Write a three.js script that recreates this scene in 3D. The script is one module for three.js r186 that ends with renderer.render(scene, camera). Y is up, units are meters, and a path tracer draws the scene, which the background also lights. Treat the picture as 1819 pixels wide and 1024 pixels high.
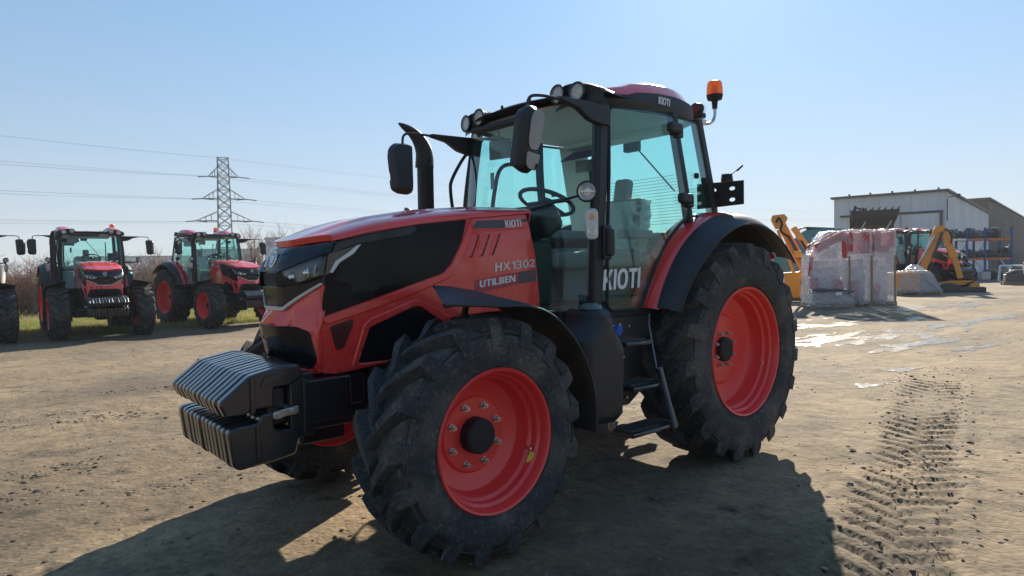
import * as THREE from 'three';
import { mergeGeometries, toCreasedNormals } from 'three/addons/utils/BufferGeometryUtils.js';
import { RoundedBoxGeometry } from 'three/addons/geometries/RoundedBoxGeometry.js';
import { TessellateModifier } from 'three/addons/modifiers/TessellateModifier.js';
import { FontLoader } from 'three/addons/loaders/FontLoader.js';
import { TextGeometry } from 'three/addons/geometries/TextGeometry.js';

// ---------------------------------------------------------------- camera, sky, sun, exposure
const scene = new THREE.Scene();
const camera = new THREE.PerspectiveCamera(47.35, 1819 / 1024, 0.05, 3000);
camera.position.set(-1.93, 1.378, 3.313);
camera.up.set(0.0345, 0.9993, -0.0129);
camera.lookAt(-1.93 + 0.65926, 1.378 - 0.03246, 3.313 - 0.75121);
const renderer = new THREE.WebGLRenderer({ antialias: true });
renderer.toneMapping = THREE.LinearToneMapping;
const EXPO = 2.0;
renderer.toneMappingExposure = EXPO;
renderer.shadowMap.enabled = true;

const SUN = new THREE.Vector3(1.72, 1.0, -1.03).normalize();
{
  // clear late-winter sky: deep zenith, pale horizon, brighter towards the sun
  const w = 1024, h = 512, d = new Float32Array(w * h * 4);
  for (let j = 0; j < h; j++) for (let i = 0; i < w; i++) {
    const e = ((j + 0.5) / h - 0.5) * Math.PI, a = ((i + 0.5) / w - 0.5) * 2 * Math.PI;
    const y = Math.sin(e), x = Math.cos(e) * Math.cos(a), z = Math.cos(e) * Math.sin(a);
    const t = Math.max(y, 0), g = Math.acos(Math.min(1, x * SUN.x + y * SUN.y + z * SUN.z));
    const k = Math.exp(-t * 6.0), k2 = Math.exp(-t * 1.5);
    const dir = 0.64 + 0.50 * Math.exp(-Math.pow(g / 1.15, 2));      // forward scattering
    const glow = 0.30 * Math.exp(-g / 0.16) + 0.07 * Math.exp(-g / 0.5);
    const Z = [0.09, 0.25, 0.56], M = [0.28, 0.60, 1.0], Hh = [0.86, 0.90, 0.86];
    const o = (j * w + i) * 4;
    for (let c = 0; c < 3; c++) {
      let v = Z[c] + (M[c] - Z[c]) * k2; v += (Hh[c] - v) * k;
      v = v * dir + glow * [1, 0.97, 0.9][c];
      d[o + c] = v / EXPO;
    }
    d[o + 3] = 1;
  }
  const t = new THREE.DataTexture(d, w, h, THREE.RGBAFormat, THREE.FloatType);
  t.mapping = THREE.EquirectangularReflectionMapping; t.magFilter = THREE.LinearFilter; t.minFilter = THREE.LinearFilter; t.needsUpdate = true;
  scene.background = t; scene.environment = t;
}
const sun = new THREE.DirectionalLight(new THREE.Color().setRGB(1.0, 0.89, 0.72), 4.7);
sun.position.copy(SUN).multiplyScalar(60); sun.target.position.set(0, 0, 0);
sun.castShadow = true; sun.shadow.mapSize.set(4096, 4096);
Object.assign(sun.shadow.camera, { left: -45, right: 45, top: 45, bottom: -45, near: 1, far: 160 });
scene.add(sun, sun.target);
scene.fog = new THREE.FogExp2(new THREE.Color().setRGB(0.80, 0.86, 0.92), 0.0009);

// ---------------------------------------------------------------- helpers
let seed = 7;
const rnd = () => { seed = (seed * 1664525 + 1013904223) >>> 0; return seed / 4294967296; };
const rr = (a, b) => a + (b - a) * rnd();
const clamp = (x, a = 0, b = 1) => Math.min(b, Math.max(a, x));
const smooth = (x) => { x = clamp(x); return x * x * (3 - 2 * x); };
const lerp = (a, b, t) => a + (b - a) * t;
const V = (x, y, z) => new THREE.Vector3(x, y, z);
const interp = (pts, x) => { if (x <= pts[0][0]) return pts[0][1]; for (let i = 1; i < pts.length; i++) if (x <= pts[i][0]) return lerp(pts[i - 1][1], pts[i][1], (x - pts[i - 1][0]) / (pts[i][0] - pts[i - 1][0])); return pts[pts.length - 1][1]; };
const hash = (x, y, s = 0) => { let n = (x * 374761393 + y * 668265263 + s * 974634777) | 0; n = Math.imul(n ^ (n >>> 13), 1274126177); n ^= n >>> 16; return (n >>> 0) / 4294967296; };
function vnoise(x, y, per = 0, s = 0) {
  const xi = Math.floor(x), yi = Math.floor(y), u = smooth(x - xi), v = smooth(y - yi);
  const m = (a) => per ? ((a % per) + per) % per : a;
  const a = hash(m(xi), m(yi), s), b = hash(m(xi + 1), m(yi), s), c = hash(m(xi), m(yi + 1), s), d = hash(m(xi + 1), m(yi + 1), s);
  return lerp(lerp(a, b, u), lerp(c, d, u), v);
}
function fbm(x, y, oct = 4, per = 0, s = 0) { let t = 0, a = 0.5, n = 0; for (let i = 0; i < oct; i++) { t += a * vnoise(x, y, per, s + i); n += a; a *= 0.5; x *= 2; y *= 2; per *= 2; } return t / n; }
function tex(n, fn, srgb, rep = 1) {
  const d = new Uint8Array(n * n * 4);
  for (let j = 0; j < n; j++) for (let i = 0; i < n; i++) { const c = fn(i / n, j / n), o = (j * n + i) * 4; for (let k = 0; k < 3; k++) d[o + k] = clamp(typeof c === 'number' ? c : c[k]) * 255; d[o + 3] = 255; }
  const t = new THREE.DataTexture(d, n, n); t.wrapS = t.wrapT = THREE.RepeatWrapping; t.magFilter = THREE.LinearFilter; t.minFilter = THREE.LinearMipmapLinearFilter; t.generateMipmaps = true;
  if (srgb) t.colorSpace = THREE.SRGBColorSpace; t.repeat.set(rep, rep); t.needsUpdate = true; return t;
}
const s2 = (v) => v <= 0.0031308 ? v * 12.92 : 1.055 * Math.pow(v, 1 / 2.4) - 0.055;   // linear to stored value

// geometry shorthands (all non-indexed with position and normal; uv set when merged)
const plain = (g) => { if (g.index) g = g.toNonIndexed(); for (const k of Object.keys(g.attributes)) if (!['position', 'normal', 'color'].includes(k)) g.deleteAttribute(k); g.morphAttributes = {}; return g; };
function boxUV(g) {
  const p = g.attributes.position, n = g.attributes.normal, uv = new Float32Array(p.count * 2);
  for (let i = 0; i < p.count; i += 3) {
    let nx = 0, ny = 0, nz = 0; for (let k = 0; k < 3; k++) { nx += n.getX(i + k); ny += n.getY(i + k); nz += n.getZ(i + k); }
    nx = Math.abs(nx); ny = Math.abs(ny); nz = Math.abs(nz);
    for (let k = 0; k < 3; k++) { const q = i + k, x = p.getX(q), y = p.getY(q), z = p.getZ(q); const [u, v] = nx >= ny && nx >= nz ? [z, y] : ny >= nz ? [x, z] : [x, y]; uv[q * 2] = u; uv[q * 2 + 1] = v; }
  }
  g.setAttribute('uv', new THREE.BufferAttribute(uv, 2)); return g;
}
function M(name, geos, mat, parent, label) {
  geos = (Array.isArray(geos) ? geos.flat(Infinity) : [geos]).map(plain);
  const g = boxUV(geos.length > 1 ? mergeGeometries(geos) : geos[0]);
  const m = new THREE.Mesh(g, mat); m.name = name; m.castShadow = m.receiveShadow = true;
  if (label) m.userData.label = label;
  if (parent) parent.add(m); return m;
}
const G = (name, parent) => { const g = new THREE.Group(); g.name = name; if (parent) parent.add(g); return g; };
const used = {};
function top(o, label, category, group, kind) {
  const n = used[o.name] = (used[o.name] || 0) + 1; if (n > 1) o.name += '_' + String(n - 1).padStart(3, '0');
  if (label) o.userData.label = label; if (category) o.userData.category = category; if (group) o.userData.group = group; if (kind) o.userData.kind = kind;
  scene.add(o); return o;
}
const box = (x0, x1, y0, y1, z0, z1, r = 0.006) => { const w = Math.abs(x1 - x0), h = Math.abs(y1 - y0), d = Math.abs(z1 - z0); r = Math.min(r, w * 0.45, h * 0.45, d * 0.45); const g = r > 0.0005 ? new RoundedBoxGeometry(w, h, d, 1, r) : new THREE.BoxGeometry(w, h, d); return plain(g.translate((x0 + x1) / 2, (y0 + y1) / 2, (z0 + z1) / 2)); };
const mv = (g, x = 0, y = 0, z = 0, rx = 0, ry = 0, rz = 0) => { if (rx || ry || rz) g.applyMatrix4(new THREE.Matrix4().makeRotationFromEuler(new THREE.Euler(rx, ry, rz))); return g.translate(x, y, z); };
function cylAB(a, b, r0, r1 = r0, seg = 12, open = false) { const A = V(...a), B = V(...b), d = B.clone().sub(A), L = d.length(); const g = new THREE.CylinderGeometry(r1, r0, L, seg, 1, open); g.applyQuaternion(new THREE.Quaternion().setFromUnitVectors(V(0, 1, 0), d.normalize())); return plain(g.translate((A.x + B.x) / 2, (A.y + B.y) / 2, (A.z + B.z) / 2)); }
function boxAB(a, b, w, h, r = 0.005) { const A = V(...a), B = V(...b), d = B.clone().sub(A), L = d.length(); const m = new THREE.Matrix4().lookAt(A, B, Math.abs(d.y / L) > 0.99 ? V(1, 0, 0) : V(0, 1, 0)); const g = new RoundedBoxGeometry(w, h, L, 1, Math.min(r, w * 0.4, h * 0.4)); g.applyMatrix4(m); return plain(g.translate((A.x + B.x) / 2, (A.y + B.y) / 2, (A.z + B.z) / 2)); }
const tube = (pts, r, seg = 24, rad = 8, closed = false, tension = 0.5) => plain(new THREE.TubeGeometry(new THREE.CatmullRomCurve3(pts.map((p) => V(...p)), closed, 'catmullrom', tension), seg, r, rad, closed));
function latheZ(pts, seg = 64) { const g = new THREE.LatheGeometry(pts.map(([r, z]) => new THREE.Vector2(r, z)), seg); g.rotateX(Math.PI / 2); return crease(plain(g), 0.6); }
const crease = (g, a = 0.5) => toCreasedNormals(plain(g), a);
function mirrorZ(g) { g = plain(g.clone()); g.scale(1, 1, -1); for (const k of Object.keys(g.attributes)) { const a = g.attributes[k], s = a.itemSize, A = a.array; for (let i = 0; i < a.count; i += 3) for (let c = 0; c < s; c++) { const t = A[(i + 1) * s + c]; A[(i + 1) * s + c] = A[(i + 2) * s + c]; A[(i + 2) * s + c] = t; } } if (g.attributes.normal) { /* scale() already turned the normals */ } return g; }
function roundShape(pts, r) {
  const n = pts.length, s = new THREE.Shape();
  for (let i = 0; i < n; i++) {
    const p = pts[i], a = pts[(i + n - 1) % n], b = pts[(i + 1) % n], R = p[2] ?? r;
    const la = Math.hypot(a[0] - p[0], a[1] - p[1]), lb = Math.hypot(b[0] - p[0], b[1] - p[1]), q = Math.min(R, la * 0.45, lb * 0.45);
    const A = [p[0] + (a[0] - p[0]) / la * q, p[1] + (a[1] - p[1]) / la * q], B = [p[0] + (b[0] - p[0]) / lb * q, p[1] + (b[1] - p[1]) / lb * q];
    if (i === 0) s.moveTo(...A); else s.lineTo(...A);
    s.quadraticCurveTo(p[0], p[1], B[0], B[1]);
  }
  s.closePath(); return s;
}
// a sheet cut to an outline, with thickness and a small bevel, bent by map(a, b, c) -> [x, y, z]
function panel(pts, depth, bevel, map, { r = 0.01, edge = 0.08, holes = [], it = 5, ang = 0.6 } = {}) {
  const s = roundShape(pts, r); for (const h of holes) s.holes.push(new THREE.Path(roundShape(h, r).getPoints(4)));
  let g = new THREE.ExtrudeGeometry(s, { depth, bevelEnabled: bevel > 0, bevelThickness: bevel, bevelSize: bevel, bevelOffset: -bevel, bevelSegments: 1, curveSegments: 4 });
  g = plain(g);
  if (edge) g = plain(new TessellateModifier(edge, it).modify(g));
  const p = g.attributes.position; for (let i = 0; i < p.count; i++) p.setXYZ(i, ...map(p.getX(i), p.getY(i), p.getZ(i)));
  g.deleteAttribute('normal'); g.computeVertexNormals(); return crease(g, ang);
}
function grid(nu, nv, fn, ang = 0.6) {
  const p = [], ix = []; for (let j = 0; j <= nv; j++) for (let i = 0; i <= nu; i++) p.push(...fn(i / nu, j / nv));
  for (let j = 0; j < nv; j++) for (let i = 0; i < nu; i++) { const a = j * (nu + 1) + i, b = a + 1, c = a + nu + 1, d = c + 1; ix.push(a, b, d, a, d, c); }
  const g = new THREE.BufferGeometry(); g.setAttribute('position', new THREE.Float32BufferAttribute(p, 3)); g.setIndex(ix); g.computeVertexNormals(); return ang ? crease(g, ang) : plain(g);
}
const font = await new FontLoader().loadAsync('fonts/droid/droid_sans_bold.typeface.json');
const CAP = (() => { const g = new TextGeometry('E', { font, size: 1, depth: 1 }); g.computeBoundingBox(); return g.boundingBox.max.y; })();
function text(str, w, h, depth = 0.002, slant = 0, gap = 0) {   // letters filling a box w x h, lower-left corner at the origin, facing +z
  const gs = []; let x = 0; for (const c of str) { if (c === 'I') { const g = new THREE.BoxGeometry(0.2, CAP, 1).translate(x + 0.1, CAP / 2, 0.5); x += 0.3 + gap; gs.push(plain(g)); continue; } const g = new TextGeometry(c, { font, size: 1, depth: 1, curveSegments: 3, bevelEnabled: false }); g.computeBoundingBox(); const b = g.boundingBox; g.translate(x - b.min.x, 0, 0); x += b.max.x - b.min.x + 0.1 + gap; gs.push(plain(g)); }
  const g = mergeGeometries(gs); g.computeBoundingBox(); const b = g.boundingBox; g.translate(-b.min.x, -b.min.y, 0); g.scale(w / (b.max.x - b.min.x), h / (b.max.y - b.min.y), depth);
  if (slant) g.applyMatrix4(new THREE.Matrix4().makeShear(0, 0, slant, 0, 0, 0)); return g;
}

// ---------------------------------------------------------------- materials
const col = (r, g, b) => new THREE.Color().setRGB(r, g, b);
const phys = (c, roughness, o = {}) => new THREE.MeshPhysicalMaterial({ color: c, roughness, side: THREE.DoubleSide, ...o });
const txPlastic = tex(256, (u, v) => 0.5 + 0.5 * (fbm(u * 64, v * 64, 2, 64, 3) - 0.5) * 1.6, false, 8);
const txDust = tex(512, (u, v) => { const a = fbm(u * 6, v * 6, 5, 6, 11), b = fbm(u * 40, v * 40, 2, 40, 5); return clamp(0.86 + (a - 0.5) * 0.7 + (b - 0.5) * 0.25); }, false, 1);
const txRubber = tex(1024, (u, v) => {
  const a = fbm(u * 5, v * 5, 5, 5, 21), b = fbm(u * 60, v * 60, 3, 60, 22), c = fbm(u * 9 + 0.3, v * 34, 4, 0, 23), st = fbm(u * 14, v * 14, 4, 14, 28);
  let d = smooth((a - 0.42) * 3.2) * 0.55 + smooth((b - 0.56) * 5) * 0.5 * smooth((st - 0.35) * 4) ;
  d = clamp(d * 0.9);
  const dark = [0.028, 0.030, 0.034], mud = [0.18, 0.15, 0.12];
  return dark.map((q, k) => s2(lerp(q, mud[k], d * 0.70) * (0.85 + 0.3 * b)));
}, true, 1.25);
{ // dried grass and scuffs pressed on to the rubber
  const d = txRubber.image.data, n = 1024; seed = 333;
  for (let k = 0; k < 1500; k++) { let x = rnd() * n, y = rnd() * n, a = rnd() * 6.28; const L = 12 + rnd() * 70, c = rr(0.10, 0.34), cv = rr(-0.03, 0.03), w = rnd() < 0.25 ? 2 : 1; for (let i = 0; i < L; i++) { x += Math.cos(a); y += Math.sin(a); a += cv; for (let q = 0; q < w; q++) { const o = ((((y | 0) % n + n) % n) * n + (((x + q) | 0) % n + n) % n) * 4; const v = s2(c) * 255; d[o] = lerp(d[o], v, 0.55); d[o + 1] = lerp(d[o + 1], v * 0.93, 0.55); d[o + 2] = lerp(d[o + 2], v * 0.82, 0.55); } } }
}
const txRubberB = tex(512, (u, v) => 0.5 + (fbm(u * 30, v * 30, 4, 30, 31) - 0.5) * 0.9, false, 2.5);
const RED = phys(col(0.80, 0.048, 0.040), 0.36, { clearcoat: 0.8, clearcoatRoughness: 0.06, roughnessMap: txDust });
const RIMRED = phys(col(0.80, 0.050, 0.045), 0.42, { clearcoat: 0.35, clearcoatRoughness: 0.2, roughnessMap: txDust });
const GLOSS = phys(col(0.007, 0.008, 0.011), 0.16, { specularIntensity: 0.38 });
const PIANO = phys(col(0.010, 0.012, 0.016), 0.12, { specularIntensity: 0.9 });
const PLASTIC = phys(col(0.018, 0.019, 0.022), 0.52, { bumpMap: txPlastic, bumpScale: 0.0004 });
const MATT = phys(col(0.014, 0.015, 0.017), 0.72);
const IRON = phys(col(0.013, 0.014, 0.017), 0.33, { bumpMap: txPlastic, bumpScale: 0.0004, clearcoat: 0.8, clearcoatRoughness: 0.16 });
const STEEL = phys(col(0.56, 0.56, 0.55), 0.32, { metalness: 1 });
const CHROME = phys(col(0.75, 0.76, 0.78), 0.08, { metalness: 1 });
const MIRROR = phys(col(0.09, 0.095, 0.105), 0.05, { metalness: 1 });
const SATIN = phys(col(0.55, 0.57, 0.60), 0.35, { metalness: 0.6 });
const RUBBER = phys(col(1, 1, 1), 0.86, { map: txRubber, bumpMap: txRubberB, bumpScale: 0.003 });
const GLASS = phys(col(0.74, 0.965, 0.935), 0.0, { transmission: 1, thickness: 0, ior: 1.5 });
const CLEAR = phys(col(0.95, 0.96, 0.96), 0.02, { transmission: 1, thickness: 0, ior: 1.5 });
const LENS = phys(col(0.94, 0.94, 0.92), 0.06, { transmission: 0.92, thickness: 0, ior: 1.5 });
const AMBER = phys(col(0.95, 0.36, 0.02), 0.15, { transmission: 0.7, thickness: 0, ior: 1.5 });
const AMBERIN = phys(col(0.85, 0.30, 0.02), 0.4);
const TAIL = phys(col(0.55, 0.01, 0.01), 0.15, { clearcoat: 1 });
const GREYIN = phys(col(0.26, 0.27, 0.29), 0.8);
const LINER = phys(col(0.78, 0.79, 0.80), 0.9);
const WHITE = phys(col(0.78, 0.79, 0.80), 0.45);
const BLUE = phys(col(0.02, 0.13, 0.55), 0.4);
const YELLOW = phys(col(0.75, 0.55, 0.05), 0.5);
const GREYBLUE = phys(col(0.075, 0.085, 0.10), 0.45);
const FILMW = phys(col(0.75, 0.77, 0.80), 0.35, { transmission: 0.35, thickness: 0 });

// ---------------------------------------------------------------- tractor (front axle at the origin, nose to -x, its left side to +z)
const PARTS = G('tractor');
const both = (name, geo, mat, parent = PARTS, label) => { const g = (Array.isArray(geo) ? geo.flat(Infinity) : [geo]).map(plain); M(name, g.map((q) => q.clone()), mat, parent, label); M(name, g.map(mirrorZ), mat, parent, label); };

// ---- wheels
function tyreGeo(R, tread, bulge, rimR, fl, n, lugH, kAng) {
  const Rc = R - lugH, out = [];
  const half = [[rimR - 0.004, fl - 0.012], [rimR + 0.02, fl + 0.006], [rimR + (Rc - rimR) * 0.3, bulge * 0.985], [rimR + (Rc - rimR) * 0.52, bulge], [rimR + (Rc - rimR) * 0.74, bulge * 0.98], [Rc - 0.035, tread + 0.006], [Rc - 0.012, tread * 0.9], [Rc, tread * 0.55], [Rc + 0.006, 0]];
  const c = new THREE.SplineCurve([...half, ...half.slice(0, -1).reverse().map(([r, z]) => [r, -z])].map(([r, z]) => new THREE.Vector2(r, z)));
  const pts = c.getPoints(44).map((p) => [p.x, p.y]);
  out.push(latheZ(pts, 96));
  // sidewall rings
  for (const s of [1, -1]) for (const q of [0.12, 0.9]) { const r = rimR + (Rc - rimR) * q; const z = interp([[0, fl], [0.3, bulge * 0.985], [0.52, bulge], [0.74, bulge * 0.98], [1, tread]], q) - 0.001; const t = new THREE.TorusGeometry(r, 0.005, 5, 72); t.translate(0, 0, s * z); out.push(plain(t)); }
  const N = 13, pos = [];
  const quad = (a, b, c2, d) => pos.push(...a, ...b, ...c2, ...a, ...c2, ...d);
  for (const side of [1, -1]) for (let i = 0; i < n; i++) {
    const th0 = (i + (side < 0 ? 0.5 : 0)) / n * Math.PI * 2 + rr(-0.01, 0.01), rows = [];
    for (let j = 0; j <= N; j++) {
      const s = -0.07 + j / N * 1.37, a = Math.abs(s), q = Math.min(a, 1);
      const th = th0 - kAng * Math.pow(q, 0.88) * Math.sign(s);
      const hw = lerp(0.023, 0.036, q) * (R / 0.6) * rr(0.96, 1.04), e = Math.max(0, a - 1) / 0.3;
      const rt = a <= 1 ? R - 0.010 * q * q : lerp(R - 0.010, Rc - 0.075, e), zt = a <= 1 ? s * tread : Math.sign(s) * (tread + lerp(0, bulge - tread + 0.004, Math.pow(e, 0.6)));
      const rb = a <= 1 ? Rc - 0.006 - 0.02 * q * q * q : Rc - 0.05 - 0.05 * e, zb = a <= 1 ? zt : zt - 0.02;
      const w2 = hw + 0.013 * (1 - e * 0.6), P = (r, t, z) => [r * Math.cos(t), r * Math.sin(t), side * z];
      rows.push([P(rb, th - w2 / rb, zb), P(rt, th - hw / rt, zt), P(rt, th + hw / rt, zt), P(rb, th + w2 / rb, zb)]);
    }
    for (let j = 0; j < N; j++) for (let k = 0; k < 3; k++) { const A = rows[j], B = rows[j + 1]; side > 0 ? quad(A[k], A[k + 1], B[k + 1], B[k]) : quad(A[k], B[k], B[k + 1], A[k + 1]); }
    for (const [r, f] of [[rows[0], 1], [rows[N], -1]]) (f * side > 0) ? quad(r[0], r[3], r[2], r[1]) : quad(r[0], r[1], r[2], r[3]);
  }
  const g = new THREE.BufferGeometry(); g.setAttribute('position', new THREE.Float32BufferAttribute(pos, 3)); g.computeVertexNormals(); out.push(crease(g, 0.55));
  return mergeGeometries(out.map(plain));
}
function wheel(name, parent, [x, y, z], side, S) {
  const w = G(name, parent); w.position.set(x, y, z);
  const T = new THREE.Mesh(S.tyre, RUBBER); T.name = 'tyre'; T.castShadow = T.receiveShadow = true; T.rotation.z = S.turn; w.add(T);
  const add = (n, g, m) => { const q = new THREE.Mesh(g, m); q.name = n; q.castShadow = q.receiveShadow = true; if (side < 0) q.rotation.y = Math.PI; w.add(q); return q; };
  add('rim', S.rim, RIMRED); add('hub', S.hub, MATT);
  for (let i = 0; i < 8; i++) add('wheel_nut', S.nuts[i], STEEL);
  if (S.sticker) { add('sticker', S.sticker, YELLOW); }
  add('valve', S.valve, STEEL);
}
function rimSet(rimR, fl, disc, hubR, hubOut, nutR, turn) {
  const a = rimR;
  const rim = mergeGeometries([
    latheZ([[a - 0.006, fl - 0.03], [a + 0.012, fl - 0.012], [a + 0.016, fl + 0.002], [a + 0.010, fl + 0.010], [a, fl + 0.006], [a - 0.008, fl - 0.012], [a - 0.013, fl - 0.040], [a - 0.026, fl - 0.052], [a - 0.030, fl - 0.085], [a - 0.044, fl - 0.098], [a - 0.047, disc + 0.05], [a - 0.060, disc + 0.022], [a - 0.085, disc + 0.014], [a - 0.10, disc + 0.006], [a * 0.58, disc], [a * 0.545, disc + 0.012], [hubR * 0.5, disc + 0.012]], 80),
    latheZ([[a - 0.047, disc + 0.045], [a - 0.05, disc - 0.01], [a - 0.05, -fl + 0.10], [a - 0.03, -fl + 0.05], [a - 0.012, -fl + 0.03], [a + 0.014, -fl], [a + 0.006, -fl - 0.006], [a - 0.02, -fl + 0.03], [a - 0.056, -fl + 0.10], [a - 0.056, disc - 0.012], [hubR, disc - 0.012]], 64)].map(plain));
  boxUV(rim);
  const hub = boxUV(mergeGeometries([plain(mv(new THREE.CylinderGeometry(hubR, hubR * 1.04, hubOut, 14), 0, 0, disc + hubOut / 2, Math.PI / 2)), plain(mv(new THREE.CylinderGeometry(hubR * 0.86, hubR * 0.97, 0.008, 14), 0, 0, disc + hubOut + 0.004, Math.PI / 2)), plain(mv(new THREE.CylinderGeometry(0.1, 0.12, 0.22, 20), 0, 0, disc - 0.13, Math.PI / 2))]));
  const nuts = []; for (let i = 0; i < 8; i++) { const t = (i + 0.5) / 8 * Math.PI * 2, x = nutR * Math.cos(t), y = nutR * Math.sin(t); nuts.push(boxUV(mergeGeometries([plain(mv(new THREE.CylinderGeometry(0.0175, 0.0175, 0.007, 14), x, y, disc + 0.015, Math.PI / 2)), plain(mv(new THREE.CylinderGeometry(0.0135, 0.0135, 0.020, 6), x, y, disc + 0.028, Math.PI / 2)), plain(mv(new THREE.CylinderGeometry(0.007, 0.007, 0.014, 8), x, y, disc + 0.044, Math.PI / 2))]))); }
  const valve = boxUV(plain(cylAB([a * 0.80, -a * 0.30, disc + 0.10], [a * 0.78, -a * 0.29, disc + 0.14], 0.008, 0.006, 8)));
  return { rim, hub, nuts, valve, turn };
}
const FS = rimSet(0.325, 0.175, -0.015, 0.085, 0.07, 0.146, 0.05); FS.tyre = boxUV(tyreGeo(0.580, 0.163, 0.192, 0.328, 0.172, 17, 0.055, 0.32));
FS.sticker = boxUV(mv(box(-0.012, 0.012, -0.03, 0.03, -0.001, 0.001, 0), 0.255, -0.14, 0.118, 0, -0.9, -0.4));
const RS = rimSet(0.442, 0.205, 0.0, 0.088, 0.045, 0.122, 0.2); RS.tyre = boxUV(tyreGeo(0.772, 0.215, 0.238, 0.446, 0.200, 19, 0.062, 0.32));
RS.sticker = boxUV(mv(box(-0.014, 0.014, -0.035, 0.035, -0.001, 0.001, 0), 0.10, 0.398, 0.09, 1.2, 0, 1.3));
const WF = 0.820, WR = 0.725;
wheel('front_wheel', PARTS, [0, 0.572, WF], 1, FS); wheel('front_wheel', PARTS, [0, 0.572, -WF], -1, FS);
wheel('rear_wheel', PARTS, [2.36, 0.752, WR], 1, RS); wheel('rear_wheel', PARTS, [2.36, 0.752, -WR], -1, RS);

// ---- chassis
M('chassis', [box(-0.62, 0.6, 0.62, 0.84, -0.23, 0.23, 0.02), box(-0.25, 0.85, 0.80, 1.12, -0.26, 0.26, 0.03), box(0.5, 2.6, 0.62, 1.04, -0.30, 0.30, 0.04), box(0.15, 0.55, 0.56, 0.66, -0.2, 0.2, 0.03), box(2.2, 2.75, 0.55, 1.15, -0.33, 0.33, 0.05), box(1.0, 2.35, 0.96, 1.06, -0.62, 0.62, 0.02),
  cylAB([2.36, 0.752, -0.72], [2.36, 0.752, 0.72], 0.11, 0.11, 20), cylAB([2.36, 0.752, -0.45], [2.36, 0.752, 0.45], 0.17, 0.17, 20), box(2.7, 3.0, 0.45, 0.55, -0.28, -0.2, 0.01), box(2.7, 3.0, 0.45, 0.55, 0.2, 0.28, 0.01), box(2.6, 2.85, 0.95, 1.25, -0.22, 0.22, 0.02)], MATT, PARTS);
M('front_axle', [box(-0.10, 0.10, 0.47, 0.63, -0.55, 0.55, 0.03), cylAB([0, 0.572, -0.8], [0, 0.572, 0.8], 0.075, 0.075, 20), cylAB([0, 0.40, 0.62], [0, 0.75, 0.62], 0.065, 0.065, 16), cylAB([0, 0.40, -0.62], [0, 0.75, -0.62], 0.065, 0.065, 16), cylAB([0.16, 0.6, -0.5], [0.16, 0.6, 0.5], 0.028, 0.028, 12), box(-0.14, 0.14, 0.4, 0.66, -0.14, 0.14, 0.05)], MATT, PARTS);
M('fuel_tank', [box(1.40, 1.95, 0.55, 0.96, -0.60, -0.34, 0.06)], PLASTIC, PARTS);

// ---- hood
const Zs = (x, y) => 0.385 - 0.05 * Math.pow(clamp((-0.15 - x) / 0.42, 0, 1.3), 1.6) - 0.02 * Math.pow(clamp((y - 1.45) / 0.25), 2) - 0.03 * clamp((1.12 - y) / 0.25);
const sideMap = (o = 0) => (x, y, c) => [x, y, Zs(x, y) + c + o];
const Xc = (y) => interp([[0.86, -0.585], [0.91, -0.615], [1.03, -0.655], [1.12, -0.675], [1.18, -0.632], [1.22, -0.636], [1.30, -0.642], [1.38, -0.642], [1.44, -0.622], [1.52, -0.572]], y);
const bend = (z, y) => (0.05 + 0.06 * clamp((y - 0.9) / 0.2)) * Math.pow(clamp((Math.abs(z) - 0.08) / 0.26, 0, 1.1), 1.4);
const Xf = (z, y) => Xc(y) + bend(z, y);
const frontMap = (o = 0) => (z, y, c) => [Xf(z, y) - c - o, y, z];
const yb = (x) => interp([[-0.62, 1.487], [-0.45, 1.525], [-0.285, 1.566], [0, 1.613], [0.32, 1.652], [0.78, 1.700]], x);
const yt = (x) => interp([[-0.62, 1.512], [-0.5, 1.555], [-0.35, 1.605], [-0.2, 1.645], [0.1, 1.695], [0.45, 1.727], [0.85, 1.738]], x);
const ZFc = 0.342;   // half-width of the front face
const sideBase = [[-0.44, 1.522], [-0.49, 1.36], [-0.50, 1.24], [-0.545, 1.15], [-0.553, 1.09], [-0.550, 0.965], [-0.53, 0.875], [-0.464, 0.865], [-0.206, 0.896], [0.05, 1.00], [0.208, 1.105], [0.45, 1.12], [0.866, 1.12], [0.866, 1.196], [0.841, 1.413], [0.801, 1.606], [0.784, 1.70], [0.32, 1.652], [0, 1.613], [-0.285, 1.566]];
both('hood_side', panel(sideBase, 0.012, 0.003, sideMap(-0.016), { r: 0.008, edge: 0.09 }), RED);
// raised red frames: the belt that sweeps back under the side panel, and the ring round the lower grille
both('hood_crease', [panel([[-0.545, 1.143], [-0.40, 1.185], [-0.197, 1.248], [0.135, 1.345], [0.195, 1.395], [0.28, 1.53], [0.345, 1.65], [0.37, 1.64], [0.325, 1.53], [0.235, 1.375], [0.19, 1.325], [-0.02, 1.252], [-0.20, 1.20], [-0.40, 1.145], [-0.52, 1.112]], 0.004, 0.006, sideMap(0.0), { r: 0.012, edge: 0.09 }),
  panel([[-0.392, 0.888], [-0.335, 1.10], [-0.292, 1.135], [-0.055, 1.212], [0.0, 1.210], [0.195, 1.108], [0.14, 1.082], [-0.01, 1.176], [-0.05, 1.178], [-0.275, 1.098], [-0.303, 1.082], [-0.358, 0.908], [-0.19, 0.908], [-0.20, 0.895]], 0.003, 0.005, sideMap(0.0), { r: 0.012, edge: 0.09 })], RED);
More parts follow.
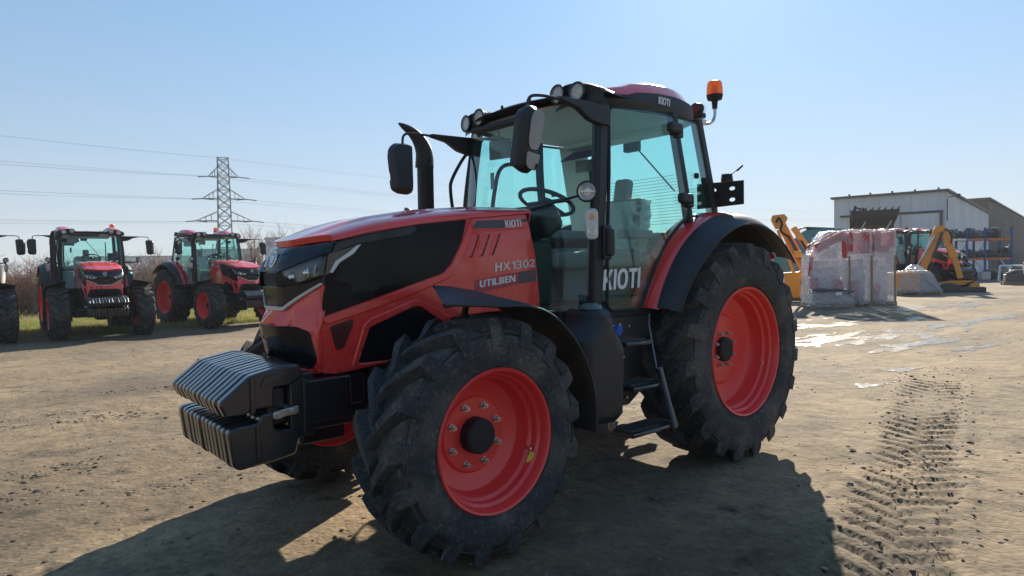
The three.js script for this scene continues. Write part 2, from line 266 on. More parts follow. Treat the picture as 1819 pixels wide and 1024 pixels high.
both('side_grille', panel([[-0.474, 1.512], [-0.285, 1.561], [-0.008, 1.608], [0.316, 1.645], [0.273, 1.529], [0.19, 1.398], [0.137, 1.349], [-0.197, 1.255], [-0.532, 1.155], [-0.540, 1.20], [-0.522, 1.345]], 0.004, 0.003, sideMap(0.0), { r: 0.012, edge: 0.08 }), GLOSS);
both('side_grille_trim', panel([[-0.472, 1.506], [-0.285, 1.555], [-0.02, 1.602], [-0.03, 1.575], [-0.06, 1.552], [-0.30, 1.512], [-0.37, 1.50], [-0.45, 1.472], [-0.49, 1.455]], 0.003, 0.002, sideMap(0.008), { r: 0.02, edge: 0.08 }), PIANO);
both('lower_grille', panel([[-0.355, 0.910], [-0.302, 1.085], [-0.275, 1.10], [-0.052, 1.180], [-0.008, 1.178], [0.137, 1.085], [0.08, 1.02], [-0.19, 0.910]], 0.003, 0.002, sideMap(-0.001), { r: 0.012, edge: 0.08 }), GLOSS);
both('side_reflector', panel([[-0.505, 1.103], [-0.385, 1.138], [-0.39, 1.10], [-0.428, 1.0], [-0.445, 0.985], [-0.469, 0.985]], 0.002, 0.002, sideMap(-0.002), { r: 0.012, edge: 0.06 }), phys(col(0.09, 0.016, 0.018), 0.3, { clearcoat: 0.5 }));
// louvres behind the side panel: three raised scoops with dark mouths
{ const red = [], dark = []; for (let i = 0; i < 3; i++) { const x0 = 0.285 + i * 0.078; red.push(panel([[x0, 1.425 + i * 0.006], [x0 + 0.062, 1.565 + i * 0.003], [x0 + 0.108, 1.567 + i * 0.003], [x0 + 0.048, 1.437 + i * 0.006]], 0.010, 0.005, (x, y, c) => [x, y, Zs(x, y) - 0.004 + c * clamp((x - x0 - (y - 1.43) * 0.44) / 0.05)], { r: 0.006, edge: 0.05 })); dark.push(panel([[x0 + 0.050, 1.434 + i * 0.006], [x0 + 0.110, 1.566 + i * 0.003], [x0 + 0.119, 1.566 + i * 0.003], [x0 + 0.059, 1.434 + i * 0.006]], 0.004, 0.001, sideMap(-0.002), { r: 0.001, edge: 0.06 })); } both('hood_louvre', red, RED); both('louvre_slot', dark, MATT); }
both('name_strip', panel([[0.355, 1.597], [0.392, 1.641], [0.785, 1.667], [0.785, 1.650], [0.604, 1.638], [0.604, 1.607]], 0.001, 0.001, sideMap(-0.001), { r: 0.003, edge: 0.08 }), GREYBLUE);
{
  const place = (g, x, y, o) => { g.rotateZ(0.07); g.translate(x, y, 0); const p = g.attributes.position; for (let i = 0; i < p.count; i++) p.setZ(i, p.getZ(i) + Zs(p.getX(i), p.getY(i)) + o); return g; };
  const flip = (g, w) => { const q = g.clone(); q.rotateY(Math.PI); return q; };
  M('hood_lettering', place(text('KIOTI', 0.128, 0.046, 0.003), 0.604, 1.607, 0), WHITE, PARTS, 'white lettering on the hood side');
  M('model_number', place(text('HX1302', 0.318, 0.048, 0.004, 0.1), 0.508, 1.352, 0), SATIN, PARTS, 'silver model number on the hood side');
  const R1 = text('KIOTI', 0.128, 0.046, 0.003); R1.rotateY(Math.PI); R1.rotateZ(0.07); R1.translate(0.735, 1.612, 0); { const p = R1.attributes.position; for (let i = 0; i < p.count; i++) p.setZ(i, p.getZ(i) - Zs(p.getX(i), p.getY(i))); } M('hood_lettering', R1, WHITE, PARTS);
}
// the red top
M('hood_top', (() => {
  const W = (x) => Zs(x, 1.5) + 0.001, n = 3.2, NX = 36, NZ = 48;
  const S = (u, v, d) => {
    const a = (v - 0.5) * 2, ph = Math.abs(a) * Math.PI / 2, sg = Math.sign(a);
    const zz = Math.pow(Math.sin(ph), 2 / n), yy = Math.pow(Math.max(0, Math.cos(ph)), 2 / n);
    const t = Math.pow(u, 1.35), z0 = sg * zz * 0.37, xf = Xf(clamp(Math.abs(z0), 0, 0.345), 1.50) - 0.004, x = lerp(xf, 0.80 + 0.03 * yy, t);
    const z = sg * zz * Math.min(W(x), lerp(0.345, 0.4, clamp(u * 3))), ridge = smooth((0.21 - Math.abs(z)) / 0.02) * 0.010 * smooth(u * 4) + smooth((0.12 - Math.abs(z)) / 0.02) * -0.006 * smooth(u * 4);
    const lo = yb(x), hi = yt(x) * 1 + ridge + 0.006 * Math.cos(z * 4);
    return [x, lo + (hi - lo) * yy - d * yy, z + 0];
  };
  const A = grid(NX, NZ, (u, v) => S(u, v, 0)), B = grid(NX, NZ, (u, v) => S(u, v, 0.015)), rear = grid(2, NZ, (u, v) => { const p = S(1, v, 0); return [p[0] - 0.01, p[1] - u * 0.06, p[2] * (1 - u * 0.02)]; }), lip = grid(2, NZ, (u, v) => { const p = S(0, v, 0); return [p[0] + 0.001 + u * 0.012, p[1] - u * 0.03, p[2]]; });
  return [A, B, rear, lip];
})(), RED, PARTS);
M('hood_core', [box(-0.42, 0.83, 0.95, 1.56, -0.30, 0.30, 0.02), box(0.2, 0.83, 1.1, 1.66, -0.34, 0.34, 0.02)], MATT, PARTS);
// nose
M('nose_panel', panel([[-ZFc, 1.516], [-ZFc, 0.93], [-0.30, 0.872], [0.30, 0.872], [ZFc, 0.93], [ZFc, 1.516], [0.2, 1.50], [0, 1.494], [-0.2, 1.50]], 0.014, 0.003, frontMap(-0.016), { r: 0.01, edge: 0.06 }), RED, PARTS);
M('nose_grille', panel([[-ZFc, 1.514], [-ZFc, 1.312], [-0.105, 1.20], [0.105, 1.20], [ZFc, 1.312], [ZFc, 1.514], [0.2, 1.498], [0, 1.492], [-0.2, 1.498]], 0.006, 0.003, frontMap(0.0), { r: 0.006, edge: 0.05 }), PIANO, PARTS);
M('grille_bar', [panel([[-0.125, 1.372], [-0.125, 1.384], [0.125, 1.384], [0.125, 1.372]], 0.006, 0.002, frontMap(0.006), { r: 0.003, edge: 0.05 }), panel([[-0.125, 1.29], [-0.125, 1.30], [0.125, 1.30], [0.125, 1.29]], 0.006, 0.002, frontMap(0.006), { r: 0.003, edge: 0.05 })], GREYBLUE, PARTS);
M('grille_inset', panel([[-0.118, 1.305], [-0.118, 1.368], [0.118, 1.368], [0.118, 1.305]], 0.002, 0.001, frontMap(0.007), { r: 0.004, edge: 0.05 }), MATT, PARTS);
M('chrome_trim', panel([[-ZFc, 1.302], [-0.118, 1.178], [0.118, 1.178], [ZFc, 1.302], [ZFc, 1.318], [0.112, 1.198], [-0.112, 1.198], [-ZFc, 1.318]], 0.009, 0.003, frontMap(0.003), { r: 0.006, edge: 0.05 }), SATIN, PARTS);
M('chin_grille', panel([[-0.235, 1.105], [-0.30, 1.08], [-0.338, 0.945], [-0.30, 0.902], [0.30, 0.902], [0.338, 0.945], [0.30, 1.08], [0.235, 1.105]], 0.004, 0.003, frontMap(0.0), { r: 0.02, edge: 0.05 }), GLOSS, PARTS);
M('chin_lip', panel([[-0.31, 0.895], [-0.29, 0.872], [0.29, 0.872], [0.31, 0.895], [0.28, 0.902], [-0.28, 0.902]], 0.03, 0.006, frontMap(0.0), { r: 0.006, edge: 0.06 }), RED, PARTS);
both('nose_corner', tube([1.515, 1.46, 1.40, 1.34, 1.315].map((y) => [Xf(ZFc, y) + 0.004, y, ZFc - 0.003]), 0.011, 16, 8), PIANO);
both('bumper_corner', tube([1.30, 1.22, 1.15, 1.08, 1.0, 0.93, 0.885].map((y) => [Xf(ZFc, y) + 0.006, y, Math.min(ZFc, Zs(-0.53, y)) - 0.006]), 0.014, 20, 8), RED);
// headlights: dark bowl, reflectors, clear cover, bright brow
{
  const hl = [[0.118, 1.305], [0.118, 1.366], [0.22, 1.405], [0.348, 1.452], [0.348, 1.348], [0.25, 1.318]];
  const hs = [[-0.526, 1.350], [-0.506, 1.455], [-0.36, 1.497], [-0.40, 1.465], [-0.475, 1.415], [-0.505, 1.36]];
  for (const s of [1, -1]) {
    const h = G('headlight', PARTS), mz = (g) => s > 0 ? g : mirrorZ(g);
    M('bowl', [mz(panel(hl, 0.004, 0.001, frontMap(0.005), { r: 0.012, edge: 0.05 })), mz(panel(hs, 0.003, 0.001, sideMap(0.009), { r: 0.008, edge: 0.05 }))], phys(col(0.10, 0.09, 0.075), 0.3, { metalness: 0.5 }), h);
    for (const [z, y] of [[0.195, 1.345], [0.275, 1.365]]) {
      M('reflector', mz(mv(mergeGeometries([plain(mv(new THREE.CylinderGeometry(0.030, 0.022, 0.012, 20), 0, 0, 0, 0, 0, Math.PI / 2)), plain(mv(new THREE.SphereGeometry(0.017, 14, 10), -0.004, 0, 0))]), Xf(z, y) - 0.010, y, z)), CHROME, h);
    }
    M('reflector', [mz(mv(box(-0.005, 0.005, -0.022, 0.018, -0.026, 0.026, 0.003), Xf(0.315, 1.385) - 0.012, 1.385, 0.318, 0.35, -0.45))], SATIN, h);
    M('reflector', [mz(mv(box(-0.004, 0.004, -0.018, 0.02, -0.018, 0.018, 0.003), Xf(0.15, 1.345) - 0.012, 1.34, 0.148, 0.3))], SATIN, h);
    M('cover', [mz(panel(hl, 0.002, 0.001, frontMap(0.024), { r: 0.012, edge: 0.05 }))], CLEAR, h);
    M('rim_frame', [mz(panel([[0.108, 1.297], [0.108, 1.372], [0.22, 1.413], [0.350, 1.461], [0.350, 1.448], [0.22, 1.401], [0.122, 1.363], [0.122, 1.310], [0.25, 1.323], [0.350, 1.353], [0.350, 1.340], [0.25, 1.310]], 0.022, 0.003, frontMap(0.004), { r: 0.003, edge: 0.05 }))], GLOSS, h);
    M('brow', mz(panel([[-0.505, 1.365], [-0.490, 1.362], [-0.455, 1.412], [-0.385, 1.455], [-0.345, 1.502], [-0.37, 1.495], [-0.405, 1.466], [-0.475, 1.420]], 0.004, 0.002, sideMap(0.012), { r: 0.004, edge: 0.05 })), SATIN, h);
  }
}
{ // oval badge
  const e = G('badge', PARTS); const put = (g) => { g.rotateY(-Math.PI / 2); g.rotateZ(-0.28); g.translate(Xf(0, 1.437) - 0.011, 1.437, 0); return g; };
  const ring = new THREE.TorusGeometry(0.036, 0.0045, 8, 36); ring.scale(1, 1.12, 1); M('badge_ring', put(ring), CHROME, e);
  const disc = new THREE.CylinderGeometry(0.035, 0.035, 0.004, 30); disc.rotateX(Math.PI / 2); disc.scale(1, 1.12, 1); M('badge_field', put(disc), phys(col(0.02, 0.03, 0.05), 0.2, { clearcoat: 1 }), e);
  M('badge_mark', [put(box(-0.022, 0.022, -0.003, 0.004, 0.001, 0.006, 0.002)), put(box(-0.018, 0.018, 0.010, 0.016, 0.001, 0.006, 0.002)), put(box(-0.003, 0.003, -0.022, 0.022, 0.001, 0.006, 0.002)), put(mv(box(-0.014, 0.014, -0.003, 0.003, 0.001, 0.006, 0.002), 0, -0.014, 0))], CHROME, e);
}

// ---- front weights
{
  const c = M('weight_carrier', [box(-0.80, -0.45, 0.66, 0.84, -0.31, 0.31, 0.015), box(-0.66, -0.40, 0.62, 0.86, -0.36, 0.36, 0.015), box(-0.72, -0.60, 0.60, 0.90, -0.37, -0.33, 0.008), box(-0.72, -0.60, 0.60, 0.90, 0.33, 0.37, 0.008), box(-0.62, -0.38, 0.52, 0.66, -0.24, 0.24, 0.02), box(-0.50, -0.30, 0.70, 0.86, 0.2, 0.30, 0.01), box(-0.50, -0.30, 0.70, 0.86, -0.30, -0.2, 0.01)], IRON, PARTS);
  const up = [[-0.905, 0.918], [-1.032, 0.818], [-1.036, 0.80], [-1.012, 0.745], [-0.93, 0.745], [-0.90, 0.762], [-0.80, 0.762], [-0.80, 0.85], [-0.72, 0.85], [-0.66, 0.89], [-0.68, 0.945], [-0.75, 0.948]];
  const lo = [[-1.005, 0.685], [-0.985, 0.525], [-0.96, 0.505], [-0.80, 0.515], [-0.70, 0.53], [-0.68, 0.64], [-0.80, 0.66], [-0.80, 0.735], [-0.86, 0.735], [-0.87, 0.70], [-0.96, 0.697]];
  const n = 13, pitch = 0.77 / n, th = pitch - 0.007;
  const gu = boxUV(panel(up, th - 0.018, 0.009, (a, b, k) => [a, b, k], { r: 0.014, edge: 0 })), gl = boxUV(panel(lo, th - 0.018, 0.009, (a, b, k) => [a, b, k], { r: 0.02, edge: 0 }));
  for (const [g, o] of [[gu, 0], [gl, 1]]) for (let i = 0; i < n; i++) { const m = new THREE.Mesh(g, IRON); m.name = 'weight_plate'; m.position.set(rr(-0.003, 0.003), rr(-0.002, 0.002), -0.385 + (i + 0.5) * pitch - th / 2 + 0.009); m.castShadow = m.receiveShadow = true; PARTS.add(m); }
  // cast recess on the outer plates and the clamp strap
  both('weight_recess', [panel([[-0.86, 0.86], [-0.84, 0.90], [-0.74, 0.92], [-0.73, 0.90]], 0.006, 0.002, (a, b, k) => [a, b, 0.384 + k], { r: 0.004, edge: 0 }), box(-0.905, -0.885, 0.75, 0.92, 0.384, 0.392, 0.003), box(-0.885, -0.865, 0.54, 0.69, 0.384, 0.392, 0.003)], IRON);
  both('clamp_strap', panel([[-0.81, 0.708], [-0.81, 0.742], [-0.69, 0.757], [-0.69, 0.722]], 0.01, 0.003, (a, b, k) => [a, b, 0.386 + k], { r: 0.012, edge: 0 }), STEEL);
  for (const s of [1, -1]) for (const [x, y] of [[-0.785, 0.728], [-0.715, 0.737], [-0.475, 0.79], [-0.475, 0.735]]) M('bolt', [cylAB([x, y, s * (x < -0.6 ? 0.39 : 0.30)], [x, y, s * (x < -0.6 ? 0.412 : 0.325)], 0.013, 0.013, 6), cylAB([x, y, s * 0.30], [x, y, s * (x < -0.6 ? 0.402 : 0.312)], 0.018, 0.018, 14)], STEEL, PARTS);
  both('side_plate', [box(-0.66, -0.44, 0.66, 0.86, 0.365, 0.385, 0.006), box(-0.665, -0.645, 0.62, 0.87, 0.37, 0.395, 0.004)], IRON);
  both('warning_label', box(-0.375, -0.315, 0.755, 0.825, 0.262, 0.264, 0), phys(col(0.07, 0.04, 0.06), 0.5));
}

// ---- front mudguards
{
  const cx = 0, cy = 0.572, Rr = 0.672, path = [];
  path.push([-0.315, 1.262], [-0.25, 1.262], [-0.15, 1.258], [-0.05, 1.252]);
  for (let i = 0; i <= 22; i++) { const t = lerp(1.52, -0.12, i / 22); path.push([cx + Rr * Math.cos(t) + 0.02, cy + Rr * Math.sin(t) + 0.004 * 0]); }
  const zIn = (i) => 0.655, zOut = 1.005, N = path.length;
  const S = (o) => grid(10, N - 1, (u, v) => { const i = Math.round(v * (N - 1)), [x, y] = path[i], dx = x - cx, dy = y - cy, L = Math.hypot(dx, dy), e = Math.pow(Math.abs(u * 2 - 1), 6) * 0.014 + (i === 0 ? 0.006 : 0) + (u - 0.55) * 0.075 * (1 - smooth((i - 3) / 8)); return [x + dx / L * (o - e) + (i < 4 ? (1 - u) * 0.055 * (4 - i) : 0), y + dy / L * (o - e), lerp(zIn(i), zOut, u)]; }, 0.7);
  const rim = (u0) => { const pts = path.map(([x, y], i) => { const dx = x - cx, dy = y - cy, L = Math.hypot(dx, dy); const e = 0.016 + (u0 - 0.55) * 0.075 * (1 - smooth((i - 3) / 8)); return [x - dx / L * e + (i < 4 && !u0 ? 0.055 * (4 - i) : 0), y - dy / L * e, u0 ? zOut : zIn(i)]; }); return tube(pts, 0.008, 60, 6, false, 0.2); };
  both('front_mudguard', [S(0), S(-0.010), rim(0), rim(1)], PLASTIC);
  both('mudguard_bracket', [boxAB([0.05, 0.72, 0.61], [0.28, 1.13, 0.70], 0.05, 0.02), boxAB([0.05, 0.72, 0.61], [0.60, 0.80, 0.70], 0.05, 0.02), boxAB([0, 0.7, 0.6], [0.05, 1.22, 0.72], 0.04, 0.02)], MATT);
}

// ---- rear mudguards: red body side and black outer arch
{
  const C = [2.36, 0.746], arc = (R, t) => [C[0] + R * Math.cos(t), C[1] + R * Math.sin(t)];
  const A0 = 2.76, A1 = 0.82, N = 34;
  const rad = (v) => lerp(0.93, 0.985, smooth(v * 1.4));
  const prof = (u, v) => {            // u 0 inner ... 1 outer edge
    const t = lerp(A0, A1, v), R = rad(v) + (u < 0.5 ? 0.025 * Math.sin(u * Math.PI) : 0.025 - (u - 0.5) * 0.16 * 1);
    const [x, y] = arc(R, t); return [x, y, 0];
  };
  const zz = [0.62, 0.70, 0.765, 0.80]; // red
  both('mudguard_liner', [grid(10, N, (u, v) => { const t = lerp(A0, A1, v), z = lerp(0.60, 0.80, u); const [x, y] = arc(rad(v) - 0.02, t); return [x, y, z]; }), grid(4, N, (u, v) => { const t = lerp(A0, A1, v), R = lerp(rad(v) + 0.02, 0.70, u); const [x, y] = arc(R, t); return [x, y, 0.604]; })], MATT);
  both('rear_mudguard', [grid(10, N, (u, v) => { const t = lerp(A0, A1, v), z = lerp(0.60, 0.805, u), R = rad(v) + 0.035 * Math.sqrt(1 - Math.pow(u, 3)) - 0.01; const [x, y] = arc(R, t); return [x, y, z]; }, 0.8)], RED);
  both('mudguard_extension', [grid(10, N, (u, v) => { const t = lerp(A0 - 0.01, A1 - 0.06, v), w = 0.165 * (0.75 + 0.25 * smooth(v * 3)), z = lerp(0.795, 0.795 + w, u), R = rad(v) + 0.004 - 0.075 * Math.pow(u, 2.2); const [x, y] = arc(R, t); return [x, y, z]; }, 0.8),
    grid(10, N, (u, v) => { const t = lerp(A0 - 0.01, A1 - 0.06, v), w = 0.165 * (0.75 + 0.25 * smooth(v * 3)), z = lerp(0.795, 0.795 + w, u), R = rad(v) - 0.012 - 0.070 * Math.pow(u, 2.2); const [x, y] = arc(R, t); return [x, y, z]; }, 0.8),
    tube(Array.from({ length: 20 }, (_, i) => { const v = i / 19, w = 0.165 * (0.75 + 0.25 * smooth(v * 3)), t = lerp(A0 - 0.01, A1 - 0.06, v); return [...arc(rad(v) - 0.078, t), 0.795 + w]; }), 0.009, 60, 6)], PLASTIC);
  both('tail_light', [mv(box(-0.03, 0.03, -0.045, 0.045, -0.09, 0.09, 0.012), 2.93, 1.40, 0.74, 0, 0, -0.4)], TAIL);
  both('marker_light', mv(box(-0.018, 0.018, -0.012, 0.012, -0.004, 0.004, 0.003), 2.12, 1.60, 0.90, -0.8, 0, 0.2), WHITE);
}

// ---- cab
const zCab = (x, y) => 0.655 + 0.075 * Math.sin(Math.PI * clamp((x - 1.08) / 1.35)) - 0.055 * Math.pow(clamp((y - 1.75) / 0.65), 1.5);
const cabMap = (o = 0) => (x, y, c) => [x, y, zCab(x, y) + c + o];
const xA = (y) => interp([[1.08, 1.065], [1.62, 1.10], [1.96, 1.135], [2.38, 1.19]], y);      // front pillar
const zA = (y) => zCab(xA(y), y);
{
  const pil = (pts, w, h) => { const c = new THREE.CatmullRomCurve3(pts.map((p) => V(...p))), q = [[-1, -0.7], [-0.7, -1], [0.7, -1], [1, -0.7], [1, 0.7], [0.7, 1], [-0.7, 1], [-1, 0.7], [-1, -0.7]]; return [grid(8, 16, (u, v) => { const p = c.getPoint(v), k = q[Math.round(u * 8)]; return [p.x + k[0] * w / 2, p.y, p.z + k[1] * h / 2]; }, 0.6)]; };
  const ys = [1.06, 1.25, 1.45, 1.62, 1.8, 1.96, 2.12, 2.26, 2.41];
  both('front_pillar', [pil(ys.map((y) => [xA(y), y, zA(y) - 0.015]), 0.07, 0.075), tube(ys.map((y) => [xA(y) + 0.036, y, zA(y) + 0.010]), 0.011, 24, 6)], PLASTIC);
  both('middle_pillar', [pil([[2.0, 1.66], [1.965, 1.8], [1.935, 1.96], [1.905, 2.15], [1.875, 2.41]].map(([x, y]) => [x, y, zCab(x, y) - 0.02]), 0.05, 0.06)], PLASTIC);
  both('rear_pillar', [pil([[2.42, 1.62], [2.375, 1.8], [2.33, 1.96], [2.285, 2.15], [2.235, 2.41]].map(([x, y]) => [x, y, zCab(x, y) - 0.02]), 0.065, 0.07)], PLASTIC);
  // sill and bulkhead round the floor
  M('cab_floor', [box(1.0, 2.45, 1.04, 1.10, -0.66, 0.66, 0.02), box(0.98, 1.12, 1.04, 1.12, -0.68, 0.68, 0.015), box(0.93, 1.0, 1.02, 1.10, -0.5, 0.5, 0.01), box(2.2, 2.42, 1.08, 1.62, -0.62, 0.62, 0.03)], PLASTIC, PARTS);
  // windscreen with a bow, and its lower frame
  const bow = (z, y) => 0.17 * (1 - Math.pow(z / 0.66, 2));
  M('windscreen', grid(20, 14, (u, v) => { const y = lerp(1.10, 2.42, v), zz = (u - 0.5) * 2 * (zA(y) - 0.01); return [xA(y) - 0.02 - bow(zz, y) * lerp(1, 0.8, v), y, zz]; }, 0), GLASS, PARTS);
  both('windscreen_edge', tube(ys.map((y) => [xA(y) - 0.026, y, zA(y) - 0.012]), 0.012, 24, 6), MATT);
  // doors
  const dp = [[1.165, 1.095], [1.44, 1.095], [1.50, 1.22], [1.585, 1.38], [1.70, 1.53], [1.84, 1.64], [1.965, 1.70], [1.935, 1.96], [1.885, 2.38], [1.245, 2.365], [1.205, 2.0], [1.175, 1.6]];
  for (const s of [1, -1]) {
    const d = G('cab_door', PARTS), mz = (g) => s > 0 ? g : mirrorZ(g);
    M('door_glass', mz(panel(dp, 0.005, 0, cabMap(0.0), { r: 0.05, edge: 0.10 })), GLASS, d);
    M('door_seal', mz(tube(roundShape(dp, 0.05).getPoints(4).slice(0, -1).map((p) => [p.x, p.y, zCab(p.x, p.y) + 0.0]), 0.012, 110, 6, true, 0.3)), MATT, d);
    M('door_handle', mz(mergeGeometries([box(1.105, 1.165, 1.43, 1.60, 0.705, 0.745, 0.018), box(1.10, 1.17, 1.41, 1.62, 0.69, 0.712, 0.012)])), PLASTIC, d);
    for (const [x, y] of [[1.86, 2.285], [1.925, 1.815]]) M('door_hinge', mz(mergeGeometries([box(x - 0.10, x + 0.035, y - 0.032, y + 0.038, zCab(x, y) + 0.0, zCab(x, y) + 0.055, 0.02), box(x + 0.0, x + 0.07, y - 0.055, y + 0.03, zCab(x, y) - 0.01, zCab(x, y) + 0.03, 0.012)])), PLASTIC, d);
  }
  { const g = text('KIOTI', 0.30, 0.128, 0.002, 0.12); g.rotateZ(0.03); g.translate(1.125, 1.222, 0); const p = g.attributes.position; for (let i = 0; i < p.count; i++) p.setZ(i, p.getZ(i) + zCab(p.getX(i), p.getY(i)) + 0.007); M('door_lettering', g, WHITE, PARTS, 'large white lettering on the lower door glass'); }
  // quarter windows, with a frame bar, and the rear window with heater wires
  const qp = [[2.0, 1.705], [2.395, 1.72], [2.335, 1.96], [2.245, 2.38], [1.90, 2.38], [1.955, 1.96]];
  both('quarter_window', panel(qp, 0.005, 0, cabMap(-0.004), { r: 0.04, edge: 0.12 }), GLASS);
  both('quarter_window_seal', tube(roundShape(qp, 0.04).getPoints(3).slice(0, -1).map((p) => [p.x, p.y, zCab(p.x, p.y) - 0.003]), 0.010, 80, 6, true, 0.3), MATT);
  both('window_latch', [box(2.07, 2.11, 1.97, 2.01, zCab(2.1, 2) + 0.0, zCab(2.1, 2) + 0.025, 0.01)], MATT);
  const xR = (y, z) => interp([[1.5, 2.46], [1.96, 2.345], [2.4, 2.245]], y) + 0.05 * (1 - Math.pow(z / 0.62, 2));
  M('rear_window', grid(14, 8, (u, v) => { const y = lerp(1.56, 2.4, v), z = (u - 0.5) * 1.2; return [xR(y, z), y, z]; }, 0), GLASS, PARTS);
  for (let i = 0; i < 16; i++) { const y = 1.70 + i * 0.024; M('heater_wire', tube([-0.5, -0.25, 0, 0.25, 0.5].map((z) => [xR(y, z) + 0.003, y, z]), 0.0016, 8, 4), phys(col(0.16, 0.12, 0.09), 0.5), PARTS); }
  M('rear_wiper', [boxAB([xR(2.36, -0.02) + 0.02, 2.34, -0.02], [xR(1.9, 0.28) + 0.02, 1.94, 0.30], 0.014, 0.012), box(2.27, 2.33, 2.28, 2.38, -0.09, 0.05, 0.01)], MATT, PARTS);
  // window bars at the back
  both('rear_handrail', tube([[2.36, 1.7, 0.45], [2.30, 2.0, 0.45], [2.26, 2.25, 0.44]], 0.012, 12, 6), MATT);

  // roof
  const plan = (t, k = 1) => {     // rounded plan outline, front bowed
    const c = Math.cos(t), s = Math.sin(t), n = 4.2, x = Math.sign(c) * Math.pow(Math.abs(c), 2 / n), z = Math.sign(s) * Math.pow(Math.abs(s), 2 / n);
    const X = 1.68 + 0.66 * x * k, wz = lerp(0.60, 0.675, smooth((X - 1.0) / 0.45)); return [X - (x < 0 ? 0.05 * (1 - z * z) : 0), wz * z * k];
  };
  const low = (X) => interp([[1.0, 2.428], [1.1, 2.41], [1.25, 2.378], [1.6, 2.395], [2.0, 2.40], [2.34, 2.385]], X), mid = (X) => interp([[1.0, 2.435], [1.25, 2.442], [1.42, 2.452], [1.52, 2.495], [1.9, 2.51], [2.2, 2.49], [2.34, 2.455]], X);
  M('roof_frame', [grid(72, 4, (u, v) => { const [x, z] = plan(u * Math.PI * 2); const y = lerp(low(x), mid(x), v), o = 1 + 0.012 * Math.sin(v * Math.PI); return [1.68 + (x - 1.68) * o, y, z * o]; }, 0.7),
    grid(72, 3, (u, v) => { const k = lerp(1, 0.86, v), [x, z] = plan(u * Math.PI * 2, k); const [x0] = plan(u * Math.PI * 2, 1); return [x, low(x0) - 0.002 * v, z]; }, 0.7),
    grid(72, 6, (u, v) => { const k = lerp(1, 0.0, v), [x, z] = plan(u * Math.PI * 2, k); const [x0] = plan(u * Math.PI * 2, 1); return [x, lerp(mid(x0), 2.44, v), z]; }, 0.7)], PLASTIC, PARTS);
  M('headliner', [grid(40, 5, (u, v) => { const k = lerp(0.93, 0.0, v), [x, z] = plan(u * Math.PI * 2, k); return [x, 2.392 - 0.03 * smooth(v * 4) + 0.045 * smooth((v - 0.4) * 2), z]; }, 0.7), box(2.0, 2.2, 2.33, 2.38, -0.5, 0.5, 0.02)], LINER, PARTS);
  const E = (x) => interp([[1.0, 0.05], [1.12, 0.3], [1.25, 0.62], [1.42, 0.84], [1.6, 0.94], [1.95, 1.0], [2.2, 0.93], [2.36, 0.55]], x);
  M('roof_cap', grid(72, 18, (u, v) => {
    const r = 1 - v, [x, z] = plan(u * Math.PI * 2, r * 0.985); const [x0] = plan(u * Math.PI * 2, 1); const e = Math.pow(1 - Math.pow(r, 11), 0.5);
    const hump = lerp(0.1, 1, smooth((Math.abs(z) - 0.26) / 0.2));
    return [Math.max(x, 1.10 + 0.02 * r), mid(x0) - 0.012 + 0.122 * E(x) * hump * e + (2.46 - mid(x0)) * Math.pow(1 - r, 1.5), z];
  }, 0.8), RED, PARTS);
  // front light pods, four lamps, brow between them
  for (const s of [1, -1]) {
    const p = G('light_pod', PARTS), mz = (g) => s > 0 ? g : mirrorZ(g);
    M('pod_shell', mz(mergeGeometries([grid(20, 14, (u, v) => { const z = lerp(0.30, 0.69, u), x = lerp(1.05, 1.46, v), hz = Math.sqrt(Math.max(0, Math.sin(u * Math.PI))), hx = Math.pow(1 - v, 0.7) * Math.min(1, 0.75 + v * 2); return [x + 0.10 * Math.pow(Math.abs(u - 0.45) * 1.6, 2) * (1 - v), 2.425 + 0.112 * hz * hx * (1 - 0.28 * u), z - 0.02 * v]; }, 0.8), grid(20, 3, (u, v) => { const z = lerp(0.30, 0.69, u), hz = Math.sqrt(Math.max(0, Math.sin(u * Math.PI))); return [1.05 + 0.10 * Math.pow(Math.abs(u - 0.45) * 1.6, 2) + 0.012, lerp(2.365, 2.425 + 0.084 * hz * (1 - 0.28 * u), v), z]; }, 0.8)].map(plain))), PLASTIC, p);
    for (const [z, y, x] of [[0.395, 2.450, 1.045], [0.555, 2.434, 1.052]]) {
      const a = z > 0.5 ? 0.10 : 0.0, put = (g) => mz(mv(g, x, y, z, 0, a, 0));
      M('lamp_bezel', put(mergeGeometries([plain(mv(new THREE.TorusGeometry(0.056, 0.007, 8, 30), -0.012, 0, 0, 0, Math.PI / 2)), plain(mv(new THREE.CylinderGeometry(0.057, 0.048, 0.07, 26, 1, true), 0.02, 0, 0, 0, 0, Math.PI / 2))])), PLASTIC, p);
      const led = []; for (let i = 0; i < 7; i++) { const t = i * Math.PI / 3, q = i < 6 ? 0.031 : 0; led.push(mv(new THREE.SphereGeometry(0.0135, 10, 8), 0.002, q * Math.cos(t), q * Math.sin(t))); }
      M('lamp_reflector', put(mergeGeometries([plain(mv(new THREE.CylinderGeometry(0.052, 0.046, 0.01, 24), 0.008, 0, 0, 0, 0, Math.PI / 2)), ...led.map(plain)])), phys(col(0.86, 0.84, 0.79), 0.35), p);
      M('lamp_lens', put(plain(mv(new THREE.CylinderGeometry(0.054, 0.054, 0.003, 26), -0.014, 0, 0, 0, 0, Math.PI / 2))), LENS, p);
    }
  }
  M('roof_brow', [grid(24, 6, (u, v) => { const z = lerp(-0.36, 0.36, u), a = v * Math.PI * 1.3 - 0.6; return [1.06 - 0.07 * (1 - z * z / 0.13) + 0.045 * (1 - Math.cos(a * 0.5)), 2.438 + 0.016 * Math.sin(a), z]; }, 0.8), box(1.0, 1.02, 2.44, 2.475, -0.112, -0.1, 0.004), box(1.0, 1.02, 2.44, 2.475, 0.16, 0.175, 0.004)], PLASTIC, PARTS);
